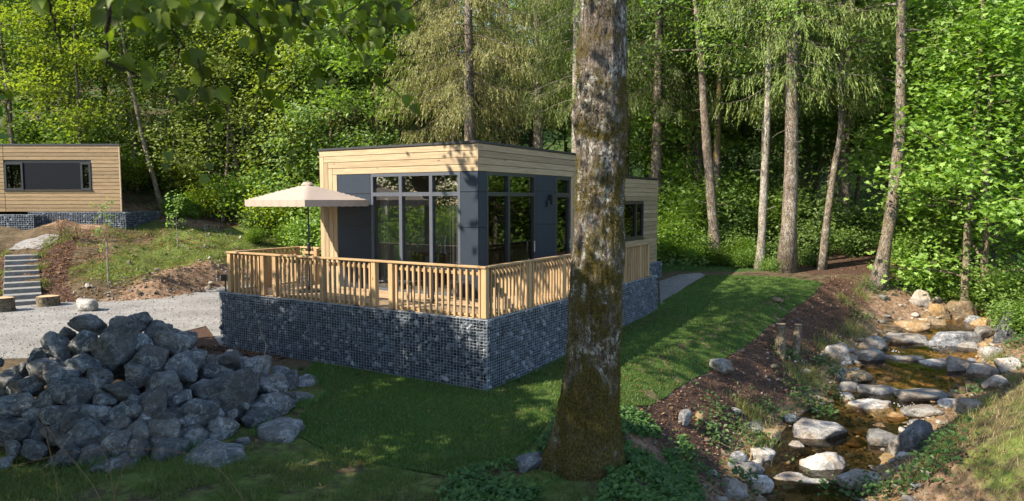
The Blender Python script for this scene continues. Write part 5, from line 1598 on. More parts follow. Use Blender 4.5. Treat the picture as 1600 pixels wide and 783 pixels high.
lone_trunk('bark_spruce', 'leaf_dark', [(1283, 420), (1293, 330), (1304, 250), (1313, 210), (1312, 100), (1318, 0)], 27.5, .15, 'thin crooked trunk right of the thick spruce', 44, 15, 2.6, 3000)
lone_trunk('bark_spruce', 'needle_dark', [(1372, 436), (1393, 330), (1407, 220), (1409, 100), (1410, 0)], 25.5, .24, 'trunk leaning to the right beside the mulch path above the brook', 45, 18, 3, 3000)
lone_trunk('bark_thin', 'leaf_bright', [(1511, 405), (1514, 330), (1522, 250), (1530, 120)], 24.5, .13, 'ivy grown thin trunk inside the bright maple foliage', 46, 12, 2.6, 2500)
lone_trunk('bark_thin', 'leaf_green', [(1030, 285), (1033, 240), (1036, 200), (1044, 60)], 38, .17, 'short visible sunlit trunk above the annexe roof end', 47, 14, 3, 3000)
lone_trunk('bark_spruce', 'needle_dark', [(1258, 300), (1260, 240), (1262, 170)], 42, .3, 'orange lit trunk far back in the dark wood', 48, 16, 3, 3000)
lone_trunk('bark_thin', 'leaf_green', [(256, 330), (240, 280), (222, 210), (208, 150), (190, 60)], 36, .125, 'long bare leaning trunk right of the second cabin', 49, 14, 2.5, 2500)
lone_trunk('bark_thin', 'leaf_yellow', [(214, 290), (208, 220), (196, 140), (190, 60)], 38, .09, 'thin pole trunk just behind the long bare leaning one', 50, 13, 2.4, 2500)
lone_trunk('bark_thin', 'leaf_yellow', [(385, 318), (372, 270), (360, 190), (352, 100)], 37.5, .12, 'thin brown trunk above the bare soil left of the parasol', 51, 13, 2.6, 2500)
# --- the large maple on the right bank
x, y = atY(1560, 23.5)
KIND['maple_a'] = broadleaf('maple_a', 61, 11.5, .9, 3.3, 11000, .20, .15, 'bark_thin', 'leaf_bright', nb=30, lobed=True, shape=.35, cl=(.3, .62))
KIND['maple_b'] = broadleaf('maple_b', 62, 12.5, 1.4, 3.2, 9000, .20, .15, 'bark_thin', 'leaf_bright', nb=28, lobed=True, shape=.35, cl=(.3, .62))
plant_at('maple_a', x + .3, y + 1.0, 'bright green maple with lobed leaves overhanging the head of the brook', rz=.4)
x, y = atY(1490, 28.5); plant_at('maple_b', x, y, 'bright maple behind the first one on the right slope', rz=2.0)
x, y = atY(1640, 26.5); plant_at('maple_b', x, y, 'bright maple at the right picture edge', rz=4.4)
x, y = atY(1455, 34); plant_at('green_b', x, y, 'leafy mid green tree rising behind the maples', rz=1.1)
x, y = atY(1570, 36); plant_at('green_a', x, y, 'tall leafy tree behind the maples near the picture edge', rz=3.1, sc=1.2)

# --- wooded hillside on the left
LEFT = [(-30, 40, 'green_a'), (25, 37.5, 'green_b'), (78, 40.5, 'green_a'), (128, 37.5, 'yellow_a'), (165, 41, 'green_b'), (215, 43, 'yellow_b'), (268, 38.5, 'yellow_a'),
        (318, 41, 'yellow_b'), (352, 36.8, 'yellow_a'), (405, 39.5, 'green_a'), (450, 37.5, 'yellow_a'), (478, 42, 'green_b'), (520, 36, 'green_a'), (556, 39, 'green_b'), (600, 35, 'green_a'), (660, 41, 'green_a'),
        (0, 47, 'yellow_b'), (105, 48, 'green_b'), (205, 50, 'green_a'), (290, 48, 'green_b'), (380, 49, 'yellow_b'), (455, 50, 'green_a'), (540, 48, 'yellow_b'), (640, 50, 'green_b'), (720, 47, 'green_a'), (820, 46, 'dark_a'), (890, 50, 'green_b'),
        (240, 58, 'green_b'), (330, 60, 'green_a'), (430, 60, 'dark_a'), (590, 58, 'green_b'), (680, 60, 'dark_a')]
ORD = ['first', 'second', 'third', 'fourth', 'fifth', 'sixth', 'seventh', 'eighth']
def place_many(rows, look, where, row, grp, scale):
    """sets out many trees or bushes, each with words of its own"""
    ent = []
    for r_ in rows:
        px, Y, k = r_[:3]
        ent.append([px, Y, k, r_[3] if len(r_) > 3 else None, f'{look(k)} {row(Y)} {where(px)}'.replace('  ', ' ')])
    by = {}
    for e in sorted(ent, key=lambda e: e[0]): by.setdefault(e[4], []).append(e)
    for lab, es in by.items():
        for i, e in enumerate(es):
            e.append(lab if len(es) == 1 else f'{lab}, {ORD[i]} of {len(es)} from the left')
    for px, Y, k, sc, _, lab in ent:
        x, y = atY(px + trng.uniform(-8, 8), Y)
        plant_at(k, x, y, lab, grp(px, k), sc if sc else trng.uniform(.88, 1.12))
def seg_name(px, T):
    for lim, w in T:
        if px < lim: return w
    return T[-1][1]
LOOK = {'green_a': 'leafy green tree', 'green_b': 'tall leafy green tree', 'yellow_a': 'yellow green tree', 'yellow_b': 'tall yellow green tree', 'dark_a': 'dark leafy tree', 'bright_a': 'bright low branched tree',
        'bush_a': 'bright green bush', 'bush_b': 'tall mid green bush', 'bush_c': 'dark green bush', 'bush_d': 'yellow green bush'}
WHERE = [(0, 'at the left picture edge'), (190, 'behind the second cabin'), (300, 'by the bare leaning trunk'), (390, 'above the grassy slope'), (500, 'above the parasol'), (640, 'above the left roof half'), (750, 'behind the roof corner'), (905, 'above the right roof edge'),
         (1000, 'behind the mossy trunk'), (1105, 'behind the annexe end'), (1175, 'behind the slim grey trunk'), (1245, 'behind the thick spruce'), (1330, 'behind the crooked trunk'), (1420, 'behind the right leaning trunk'), (1475, 'left of the maple'), (1545, 'behind the maple'), (1700, 'at the right picture edge')]
where = lambda px: seg_name(px, WHERE)
row = lambda Y: 'in front' if Y < 35 else '' if Y < 45 else 'far back' if Y < 53 else 'farthest back'
place_many(LEFT, lambda k: LOOK[k], where, row, lambda px, k: 'trees massed on the left hillside', None)
# --- the wood behind the lawn on the right
RIGHT = [(985, 38, 'green_a'), (1060, 40, 'green_a'), (1075, 36.5, 'bright_a'), (1150, 38, 'green_b'), (1200, 37, 'green_a'), (1255, 38, 'dark_a'), (1345, 41, 'green_b'), (1400, 38, 'green_b'), (1425, 33, 'green_a'),
         (930, 54, 'green_b'), (1010, 50, 'dark_a'), (1230, 54, 'green_b'), (1300, 50, 'dark_a'), (1370, 50, 'green_a'), (1440, 48, 'green_b'), (1520, 46, 'green_a'), (1600, 44, 'green_b'), (1660, 40, 'green_a')]
place_many(RIGHT, lambda k: LOOK[k], where, row, lambda px, k: 'trees in the wood behind the lawn', None)
# --- bushes along the wood's edge
BUSH = [(1118, 28.4, 'bush_c', .6), (1148, 28.0, 'bush_c', .5), (1092, 28.8, 'bush_a', .55), (1172, 27.9, 'bush_a', .42), (1205, 27.2, 'bush_c', .4), (1045, 29.2, 'bush_a', 1.0), (1062, 30.5, 'bush_a', 1.15), (1088, 30.2, 'bush_a', .7), (1050, 33, 'bush_b', 1.5), (1085, 34, 'bush_b', 1.6), (1100, 31.5, 'bush_c', .8), (1140, 30.5, 'bush_c', .9), (1160, 29.2, 'bush_c', .75), (1150, 33, 'bush_b', 1.3), (1210, 28.2, 'bush_c', .75),
        (1180, 33, 'bush_b', 1.3), (1255, 31, 'bush_c', 1.1), (1262, 28.3, 'bush_c', .55), (1290, 33, 'bush_b', 1.2), (1325, 36, 'bush_c', 1.4), (1340, 31, 'bush_c', .9), (1215, 36, 'bush_b', 1.6), (1110, 38, 'bush_b', 1.9), (1030, 36, 'bush_a', 1.8),
        (1420, 28, 'bush_a', .8), (1440, 25.8, 'bush_a', .7), (1462, 27.5, 'bush_b', .9), (1485, 25.3, 'bush_a', .75), (1535, 25.2, 'bush_a', .9), (1560, 24.6, 'bush_a', .9), (1590, 24.0, 'bush_b', 1.0), (1400, 31, 'bush_c', .9), (1585, 21.5, 'bush_a', .55), (1610, 20, 'bush_a', .6), (1430, 33, 'bush_b', 1.1), (1500, 30, 'bush_b', 1.2),
        (270, 36.2, 'bush_a', .7), (300, 36.5, 'bush_a', .85), (330, 37, 'bush_d', .9), (300, 38.5, 'bush_d', 1.3), (345, 39, 'bush_a', 1.2), (405, 35.3, 'bush_a', .8), (430, 35.6, 'bush_d', 1.1), (455, 34.2, 'bush_a', .9), (480, 33.6, 'bush_a', 1.0), (520, 33, 'bush_b', 1.2), (400, 33.6, 'bush_a', .45), (465, 37, 'bush_b', 1.5), (560, 35, 'bush_b', 1.6), (380, 37.6, 'bush_b', 1.3), (420, 38, 'bush_d', 1.5),
        (30, 39.2, 'bush_b', 1.6), (90, 39, 'bush_a', 1.4), (150, 38.8, 'bush_b', 1.5), (225, 39.5, 'bush_b', 1.3), (200, 37.4, 'bush_d', 1.0), (620, 33.5, 'bush_b', 1.6), (690, 34, 'bush_b', 1.7), (860, 33, 'bush_b', 1.6), (260, 41, 'bush_d', 1.7)]
rowb = lambda Y: 'in front' if Y < 31 else '' if Y < 36.2 else 'set back'
place_many(BUSH, lambda k: LOOK[k], lambda px: where(px).replace('behind', 'by').replace('above the parasol', 'beyond the parasol').replace('above the grassy', 'on the grassy').replace('above', 'beyond'), rowb, lambda px, k: 'bushes along the wood edge' if px > 1000 else 'bushes on the left hillside', None)

# --- far wood that closes the view, one mass
rng = np.random.default_rng(91)
Vs = []; 
xs = []; 
for k in range(230):
    a = rng.uniform(-.80, .80); Y = rng.uniform(62, 100)
    x = math.tan(a) * Y; z0 = gz(x, Y); px = 800 + x / Y * FPX
    H = rng.uniform(9, 15) if px > 560 else rng.uniform(4, 8)
    gap = 1060 < px < 1180
    if gap: H *= .45
    m = 260
    c = np.array([x, Y, z0]); t = rng.random(m) ** .8
    rad = 3.6 * np.sqrt(1 - t * .85) * rng.uniform(.4, 1, m); an = rng.uniform(0, 6.28, m)
    Vs.append(c + np.stack([np.cos(an) * rad, np.sin(an) * rad, t * H], 1))
P = np.concatenate(Vs)
V, F = leaf_quads(P, .75, rng)
tag(link('far_wood', mesh('far_wood', V, F, M['leaf_green'])), 'dark wood closing the view on the hill behind', kind='stuff')
# ------------------------------------------------------------------ the big mossy tree in front
BB = np.array([1.18, 9.3]); bz = gz(BB[0], BB[1])
PROF = [  # y of the photograph, left edge, right edge of the trunk
 (0, 909, 978), (40, 907, 978), (80, 903, 979), (130, 903, 978), (180, 898, 980), (230, 902, 977), (300, 902, 975), (400, 895, 972), (500, 890, 970), (560, 886, 969), (600, 880, 968), (640, 872, 969), (670, 866, 970), (700, 860, 972), (740, 858, 973), (770, 858, 973)]
rows = []
for py, l, r_ in PROF:
    a = at(l, py, BB[1]); b = at(r_, py, BB[1]); rows.append((a[2] - bz, (a[0] + b[0]) / 2 - BB[0], (b[0] - a[0]) / 2))
rows = np.array(sorted(rows)); top = rows[-1]
rows = np.vstack([[rows[0][0] - .5, rows[0][1], rows[0][2]], rows, [top[0] + 3, top[1] + .1, top[2] * .93], [top[0] + 7, top[1] + .1, top[2] * .55], [top[0] + 9.5, top[1], .08]])
nz_, na = 300, 112
zz = np.concatenate([np.linspace(-.45, 6.6, 240), np.linspace(6.7, rows[-1, 0], 60)])
aa = np.linspace(0, 2 * PI, na, endpoint=False)
Z, A = np.meshgrid(zz, aa, indexing='ij')
cx = np.interp(Z, rows[:, 0], rows[:, 1]); rad = np.interp(Z, rows[:, 0], rows[:, 2])
# root flare: buttresses at a few angles, widest to the left of the camera
fl = np.exp(-np.clip(Z + .05, 0, 9) / .30)
for ang, amt, wd in ((R(190), .24, .24), (R(240), .10, .35), (R(282), .10, .30), (R(330), .06, .3), (R(20), .05, .4), (R(90), .3, .5), (R(135), .10, .3)):
    dA = np.angle(np.exp(1j * (A - ang)))
    rad = rad + fl * amt * np.exp(-(dA / wd) ** 2)
Pn = np.stack([np.cos(A) * 1.0, np.sin(A) * 1.0, Z * 1.0], -1).reshape(-1, 3)
n1 = (fbm(Pn * 1.3, 3, 3) - .5).reshape(Z.shape); n2 = (fbm(Pn * np.array([7, 7, 3.2]), 8, 3) - .5).reshape(Z.shape); n3 = (fbm(Pn * np.array([22, 22, 9]), 12, 2) - .5).reshape(Z.shape)
rad = rad * (1 + .10 * n1) + .06 * n2 + .034 * n3
for hz_, ang, s_, amt in ((4.75, R(200), .22, .045), (5.35, R(255), .16, .035), (2.9, R(320), .25, .03), (4.5, R(330), .2, .035), (.75, R(300), .3, -.05), (.35, R(288), .22, -.07)):
    dA = np.angle(np.exp(1j * (A - ang))) * .36
    rad = rad + amt * np.exp(-((Z - hz_) ** 2 + dA ** 2) / s_ ** 2)
V = np.stack([cx + rad * np.cos(A), rad * np.sin(A), Z], -1).reshape(-1, 3)
ii = np.arange(len(zz) * na).reshape(len(zz), na)
F = np.stack([ii[:-1], np.roll(ii[:-1], -1, 1), np.roll(ii[1:], -1, 1), ii[1:]], -1).reshape(-1, 4)
big = thing('broadleaf_tree', 'big tree with a thick mossy lichen covered trunk standing in front of the cabin', 'tree', (BB[0], BB[1], bz))
link('trunk', mesh('trunk', V, F, M['bark_maple'], True), big)
# moss tufts that roughen the outline
rng = np.random.default_rng(17)
k = rng.integers(0, 236 * na, 60000); Vp = V[k]
nrm = np.stack([np.cos(A), np.sin(A), np.zeros_like(A)], -1).reshape(-1, 3)[k]
mk = fbm(Vp * 1.6 + 7, 33, 3); low = Vp[:, 2] < 1.1
k2 = (mk > .535) | (low & (mk > .36)); Vp, nrm = Vp[k2], nrm[k2]; n = len(Vp)
d = nrm * .7 + rng.normal(0, .5, (n, 3)); d[:, 2] -= .35; d /= np.linalg.norm(d, axis=1)[:, None]
w = np.cross(d, rng.normal(size=(n, 3))); w /= np.linalg.norm(w, axis=1)[:, None]
L = rng.uniform(.012, .034, n)[:, None]
Vm = np.stack([Vp - w * L * .22 - nrm * .004, Vp + w * L * .22 - nrm * .004, Vp + d * L], 1).reshape(-1, 3)
tag(link('moss', mesh('moss', Vm, np.arange(3 * n).reshape(n, 3), M['moss']), big), kind='stuff')
# unseen limbs and crown, shaped to dapple the lawn and leave the brook sunlit
tb = MB(); C = []
rng = np.random.default_rng(23)
for k in range(14):
    a = k * 2.4; h = 7.4 + k * .18
    f_ = rng.uniform(0, 1); tgt = np.array([-7.6 + 4.2 * f_, 9.3 + 8.6 * f_]) + np.array([.9, -.45]) * rng.uniform(-1.4, 1.4)
    s_ = np.array([BB[0] + .1, BB[1], bz + h]); e = np.array([tgt[0], tgt[1], 6.2 + .29 * tgt[1] + rng.uniform(0, .7)])
    B = s_ + (e - s_) * np.linspace(0, 1, 8)[:, None]; B[1:-1] += rng.normal(0, .2, (6, 3)); B[:, 2] += np.sin(np.linspace(0, PI, 8)) * .8
    tb.tube(B - [BB[0], BB[1], bz], np.linspace(.16, .03, 8), 7, False)
    for q in (5, 6, 6, 7, 7): C.append(B[q] + rng.normal(0, .8, 3))
tb.build('limb', M['bark_maple'], big, True)
C = np.array(C)
C[:, 2] = np.maximum(C[:, 2], 4.9 + .295 * np.maximum(C[:, 1], 8) + .6)
k = 72
P = np.repeat(C, k, 0) + rng.normal(size=(len(C) * k, 3)) * np.array([.75, .75, .4])
P[:, 2] = np.maximum(P[:, 2], 4.6 + .292 * np.maximum(P[:, 1], 8))
V, F = leaf_quads(P, .22, rng); link('crown', mesh('crown', V - [BB[0], BB[1], bz], F, M['leaf_green']), big)

# ------------------------------------------------------------------ trees left of the picture whose shade lies on the rock heap and the lawn
def shade_tree(x, y, c, r, n, seed, label, leafm='leaf_green', ls=.24):
    rng_ = np.random.default_rng(seed); z = gz(x, y)
    t = thing('broadleaf_tree', label, 'tree', (x, y, z))
    tb = MB(); c = np.array(c) - [x, y, z]; r = np.array(r)
    tb.tube([(0, 0, -.2), (c[0] * .3, c[1] * .3, c[2] * .4), (c[0] * .8, c[1] * .8, c[2])], [.22, .17, .08], 10)
    C = []
    for k in range(46):
        v = rng_.normal(size=3); v /= np.linalg.norm(v); q = c + v * r * rng_.uniform(.55, 1) ** .5
        C.append(q)
        if k % 3 == 0: tb.tube(np.linspace(np.array([c[0] * .4, c[1] * .4, c[2] * .55]), q, 5) + rng_.normal(0, .1, (5, 3)), np.linspace(.07, .015, 5), 5, False)
    tb.build('trunk', M['bark_thin'], t, True)
    C = np.array(C); k = n // len(C)
    P = np.repeat(C, k, 0) + rng_.normal(size=(len(C) * k, 3)) * np.array([.55, .55, .38]) * r.mean() / 3.2
    V, F = leaf_quads(P, ls, rng_); link('crown', mesh('crown', V, F, M[leafm]), t)
    return t
SHADE = [(-9.6, 8.6, (-9.6, 8.7, 6.5), (2.0, 1.9, 1.8), 6000, 7), (-12.0, 10.4, (-12.0, 10.5, 6.5), (2.0, 1.9, 1.8), 6000, 8), (-14.4, 12.0, (-14.4, 12.1, 6.5), (1.9, 1.8, 1.8), 5500, 9), (-13.2, 7.4, (-13.2, 7.4, 5.2), (3.4, 2.9, 2.4), 6500, 1), (-8.2, 5.6, (-8.2, 5.8, 4.9), (2.4, 2.4, 2.3), 8000, 2), (-10.0, 2.0, (-10, 2.2, 7.2), (3.2, 2.5, 2.8), 7000, 3), (-6.6, 4.6, (-6.1, 5.1, 6.9), (1.7, 1.4, 1.5), 4500, 11)]
for x, y, c, r_, n, s_ in SHADE:
    shade_tree(x, y, c, r_, n, s_, 'leafy tree standing left of the picture and shading the rock heap').update_tag()
for o in [o for o in COL.objects if o.get('label', '').startswith('leafy tree standing left')]: o['group'] = 'trees left of the picture'

# wood behind and to the left of the camera: it is what the front glazing mirrors
for i, (x, y, k, sc) in enumerate([(-44, 6, 'green_b', 1.0), (-47, 0, 'dark_a', 1.0), (-42, -5, 'green_a', 1.05), (-49, -10, 'green_b', 1.1), (-40, -14, 'dark_a', 1.0), (-52, 4, 'green_a', 1.2), (-34, -18, 'green_b', 1.0), (-38, 12, 'dark_a', .8), (-46, -17, 'green_a', 1.1), (-41, 2, 'dark_a', .8), (-50, 10, 'green_b', .9), (-28, -24, 'dark_a', 1.1), (-20, -28, 'green_b', 1.1)]):
    plant_at(k, x, y, 'leafy tree of the wood that the tall front glazing mirrors', 'trees mirrored in the glazing', sc)

for i, (x, y, k, sc) in enumerate([(-16, 12.4, 'bush_b', .8), (-19, 9, 'bush_b', 1.2), (-22, 12, 'bush_a', 1.2), (-24, 7, 'bush_b', 1.5), (-19, 4, 'bush_b', 1.3), (-27, 10, 'bush_a', 1.6), (-28, 3, 'bush_b', 1.7), (-22, 0, 'bush_a', 1.4), (-33, 7, 'bush_b', 1.8), (-16, 6, 'bush_c', 1.2), (-26, 14, 'bush_c', 1.3), (-31, 13, 'bush_b', 1.5), (-15, 1, 'bush_c', 1.3), (-20, -4, 'bush_b', 1.5)]):
    plant_at(k, x, y, 'bush left of the picture that the tall front glazing mirrors', 'bushes mirrored in the glazing', sc)

# ------------------------------------------------------------------ branch hanging into the picture
OT = np.array([-7.2, 1.2]); oz = gz(*OT)
ov = thing('broadleaf_tree', 'near tree outside the frame whose dark leafy branches hang into the upper left', 'tree', (OT[0], OT[1], oz))
org = np.array([OT[0], OT[1], oz])
MB().tube([(0, 0, -.2), (.1, .2, 2.5), (.3, .4, 5), (.5, .8, 8)], [.26, .2, .16, .07], 12).build('trunk', M['bark_thin'], ov, True)
rng = np.random.default_rng(29)
C = np.array([-5.6, 1.2, 9.2]) + rng.normal(size=(34, 3)) * np.array([2.0, 1.6, 1.2])
P = np.repeat(C, 120, 0) + rng.normal(size=(34 * 120, 3)) * np.array([.6, .6, .35]); P[:, 2] = np.maximum(P[:, 2], 6.3 + .3 * np.maximum(P[:, 1], 0))
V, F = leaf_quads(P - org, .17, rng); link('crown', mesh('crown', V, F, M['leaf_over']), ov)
LEAFM = []
for s_ in range(4):
    r2 = np.random.default_rng(200 + s_)
    o_ = np.array([(0, 0), (.30, .02), (.50, .26), (.40, .42), (.36, .66), (.14, .80), (0, 1.04), (-.16, .78), (-.34, .62), (-.42, .40), (-.50, .24), (-.30, .0)]) * (1 + r2.normal(0, .07, (12, 2)))
    z_ = np.abs(o_[:, 0]) * (.22 + .1 * s_) - o_[:, 1] ** 2 * (.16 + .07 * s_)
    Vl = np.column_stack([o_[:, 0], -z_, -o_[:, 1]])
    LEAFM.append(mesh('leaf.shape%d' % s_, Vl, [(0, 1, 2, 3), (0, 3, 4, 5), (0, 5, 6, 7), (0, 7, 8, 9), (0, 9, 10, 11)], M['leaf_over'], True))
TW = [  # pixels of the photograph and distance: main twigs
 ([(700, -90), (600, -30), (528, 30), (552, 71), (576, 107), (614, 143), (646, 168)], 5.2, .010),
 ([(300, -60), (252, 22), (277, 60), (290, 78), (310, 92)], 4.4, .010),
 ([(286, 72), (268, 106), (248, 126)], 4.4, .006),
 ([(270, -40), (305, 4), (330, 32), (352, 52), (378, 74)], 4.6, .009),
 ([(60, -60), (76, 0), (86, 40), (96, 84)], 3.0, .009),
 ([(176, -60), (170, 0), (168, 60), (166, 104)], 3.4, .016),
 ([(166, 96), (192, 108), (222, 120), (238, 136)], 3.6, .007),
 ([(420, -60), (400, 20), (405, 60), (425, 90)], 4.8, .010),
 ([(405, 50), (370, 20), (340, -10)], 4.8, .009),
 ([(450, -50), (470, 20), (500, 60), (496, 110), (505, 132)], 5.0, .008),
 ([(720, -40), (660, 0), (625, 22), (600, 34)], 5.0, .008),
 ([(310, 92), (316, 120), (308, 150), (300, 175)], 4.4, .006),
 ([(318, 100), (334, 130), (340, 165), (338, 182)], 4.5, .006),
 ([(425, 88), (412, 120), (420, 160), (436, 180)], 4.8, .005),
 ([(200, -50), (225, 10), (240, 40)], 4.0, .012),
 ([(560, -50), (590, 10), (600, 60), (604, 92)], 5.4, .008),
 ([(-60, 120), (-10, 135), (14, 150), (12, 196)], 2.8, .008),
 ([(250, -30), (330, -12), (450, 0), (560, -8), (650, -30)], 4.9, .014),
 ([(322, 180), (330, 230), (324, 275)], 4.6, .004), ([(262, 178), (258, 225), (262, 255)], 4.6, .004),
 ([(430, 175), (455, 215), (452, 258)], 5.0, .004)]
leaves = []
rl = random.Random(12)
for pts, D, r0 in TW:
    P = np.array([at(px, py, D + .05 * i) for i, (px, py) in enumerate(pts)])
    s = np.concatenate([[0], np.cumsum(np.linalg.norm(np.diff(P, axis=0), axis=1))]); q = np.linspace(0, s[-1], 3 * len(P))
    Pf = np.stack([np.interp(q, s, P[:, i]) for i in range(3)], 1); Pf[1:-1] += np.random.default_rng(int(D * 100)).normal(0, .006, (len(Pf) - 2, 3))
    br = MB().tube(Pf - org, np.linspace(r0, r0 * .35, len(Pf)), 6).build('branch', M['twig'], ov, True)
    leaves.append((br, Pf))
BIG = [(60, 14, 34, 4), (75, 8, 30, 4), (15, 150, 22, 16), (10, 196, 24, 16), (30, 160, 20, 16), (312, 92, 34, 1), (288, 96, 32, 1), (330, 100, 30, 1), (318, 118, 34, 11), (302, 128, 26, 11), (322, 150, 30, 12), (342, 152, 32, 12), (338, 176, 30, 12), (300, 150, 26, 11), (284, 150, 26, 11),
 (262, 70, 26, 1), (252, 62, 24, 1), (297, 46, 26, 3), (258, 122, 20, 2), (215, 112, 36, 6), (236, 134, 30, 6), (190, 102, 32, 6), (176, 60, 34, 5), (160, 90, 30, 5), (182, 112, 30, 6), (228, 122, 30, 6), (640, 40, 30, 10), (606, 26, 26, 10), (490, 120, 26, 9), (504, 134, 20, 9), (520, 130, 20, 9), (498, 88, 24, 9), (380, 70, 26, 3), (412, 120, 26, 13), (420, 150, 24, 13), (436, 166, 26, 13), (404, 150, 22, 13), (428, 96, 26, 7), (470, 40, 30, 9), (474, 26, 30, 9), (452, 20, 28, 9),
 (590, 130, 22, 0), (560, 92, 22, 0), (576, 96, 24, 0), (604, 90, 26, 15), (586, 70, 22, 0), (640, 160, 24, 0), (650, 172, 24, 0), (324, 285, 22, 18), (328, 262, 16, 18), (262, 246, 20, 19), (258, 262, 14, 19), (452, 264, 16, 20), (340, 200, 18, 18), (455, 240, 16, 20)]
cnt = 0
def add_leaf(px, py, s, bi, dj=.0):
    global cnt
    br, Pf = leaves[bi]
    Y = Pf[:, 1].mean() + dj
    p = at(px, py - s * .45, Y) - org
    o = link('leaf', LEAFM[cnt % 4], br, tuple(p)); k = s * Y / FPX * .86
    o.scale = (k, k, k)
    o.rotation_euler = (rl.uniform(-.75, .75), rl.uniform(-.7, .7), rl.uniform(-.9, .9) + (PI if rl.random() < .3 else 0)); cnt += 1
for px, py, s, bi in BIG: add_leaf(px, py, s, bi)
ZONES = [((150, 330), (-12, 40), 76, (5, 1, 14), 22, 34), ((330, 480), (-12, 40), 66, (7, 8, 17), 20, 32), ((480, 640), (-10, 46), 56, (0, 9, 15, 17), 16, 26), ((200, 260), (30, 62), 20, (14, 1), 22, 32), ((540, 600), (45, 105), 16, (0,), 16, 22), ((385, 430), (34, 90), 16, (7,), 18, 28), ((595, 650), (0, 36), 10, (10,), 18, 28), ((430, 520), (30, 75), 14, (9,), 18, 26)]
for xr, yr, n, bis, s0, s1 in ZONES:
    for _ in range(n):
        q = rl.random() ** 1.35
        add_leaf(rl.uniform(*xr), yr[0] + (yr[1] - yr[0]) * q, rl.uniform(s0, s1), rl.choice(bis), rl.uniform(-.4, .6))

# ------------------------------------------------------------------ grass
def blades(name, x, y, h, w, mat, lean=.35, z=None, lift=0.0, seed=1):
    r2 = np.random.default_rng(seed); n = len(x)
    z = ground(x, y) + lift if z is None else z
    a = r2.uniform(0, 2 * PI, n); b = r2.uniform(0, 2 * PI, n)
    c = np.stack([x, y, z], 1); s = np.stack([np.cos(a), np.sin(a), np.zeros(n)], 1) * (w / 2)[:, None]
    tip = c + np.stack([np.cos(b) * lean * h, np.sin(b) * lean * h, h], 1) * 1.0
    mid = c + np.stack([np.cos(b) * lean * h * .3, np.sin(b) * lean * h * .3, h * .6], 1)
    V = np.stack([c - s, c + s, mid + s * .7, tip, mid - s * .7], 1).reshape(-1, 3)
    i = np.arange(n)[:, None] * 5
    F = [i + np.array([[0, 1, 2, 4]]), i + np.array([[4, 2, 3]])]
    o = link(name, mesh(name, V, F, mat)); return tag(o, kind='stuff')
rng = np.random.default_rng(41)
LP = np.array([p[:2] for p in lawn_poly])
def sample(n, x0, x1, y0, y1): return rng.uniform(x0, x1, n), rng.uniform(y0, y1, n)
xs, ys = [], []
for n, bx in ((140000, (-5, 7, 8.5, 15)), (80000, (-5, 9, 15, 21)), (60000, (2, 16, 21, 31))):
    x, y = sample(n, *bx); k = inside(x, y, LP)
    u, v = to_local(np.stack([x, y], 1))
    seam = (np.abs((v + 20.13) % .46 - .23) < .014) & (u > 1.0) & (v < -.4)
    k &= ~(seam & (rng.random(n) < .85)); xs.append(x[k]); ys.append(y[k])
x, y = np.concatenate(xs), np.concatenate(ys); n = len(x)
gn = noise2(x, y, .8, 61)
pale = rng.random(n) < ss(.50, .72, noise2(x, y, 1.1, 69)) * .75
for nm, q, mt in (('lawn_grass', ~pale, 'turf'), ('pale_lawn_grass', pale, 'turf_pale')):
    blades(nm, x[q], y[q], rng.uniform(.022, .055, q.sum()) * (.6 + .8 * gn[q]), rng.uniform(.004, .008, q.sum()) * (1 + y[q] / 22), M[mt], .55, lift=.02, seed=2)
lx, ly = sample(1500, -5, 14, 9, 30); lk = inside(lx, ly, LP); chips('lawn_litter', lx[lk], ly[lk], .03, .06, M['dead_leaf'], .06)
# rough grass in the foreground and round the heap
x, y = sample(85000, -8.5, 1.0, 7.4, 11.2); gn = noise2(x, y, .55, 62)
near_heap = np.hypot((x - PC[0]), (y - PC[1])) < PR * .98
k = (gn > .40 + .12 * rng.random(len(x))) & ~near_heap & (rng.random(len(x)) < (1 - ss(9.2, 10.6, y)))
x, y = x[k], y[k]; n = len(x)
blades('rough_grass', x, y, rng.uniform(.03, .10, n) * (.5 + 1.1 * gn[k]), rng.uniform(.004, .008, n), M['rough_grass'], .7, seed=3)
a = rng.uniform(-2.6, .9, 5000); q = PR * rng.uniform(.86, 1.06, 5000)
x = PC[0] + q * np.cos(a); y = PC[1] + q * np.sin(a); k = noise2(x, y, .35, 63) > .60; x, y = x[k], y[k]
blades('heap_edge_grass', x, y, rng.uniform(.08, .22, len(x)), rng.uniform(.006, .011, len(x)), M['weed'], .6, seed=4)
# dry grass on the right bank
x, y = sample(130000, 5, 21, 8, 25); D, sg, wl, hw_ = stream_at(x, y); gn = noise2(x, y, .7, 64); t_ = D - hw_
k = (sg < 0) & (t_ > .55 + .5 * rng.random(len(x))) & (gn > .34 + .2 * rng.random(len(x)))
x, y, gn = x[k], y[k], gn[k]; n = len(x); dryk = rng.random(n) < .55
blades('dry_bank_grass', x[dryk], y[dryk], rng.uniform(.05, .20, dryk.sum()), rng.uniform(.005, .009, dryk.sum()), M['dry_grass'], .95, seed=5)
blades('green_bank_grass', x[~dryk], y[~dryk], rng.uniform(.04, .15, (~dryk).sum()), rng.uniform(.005, .009, (~dryk).sum()), M['slope_grass'], .8, seed=6)
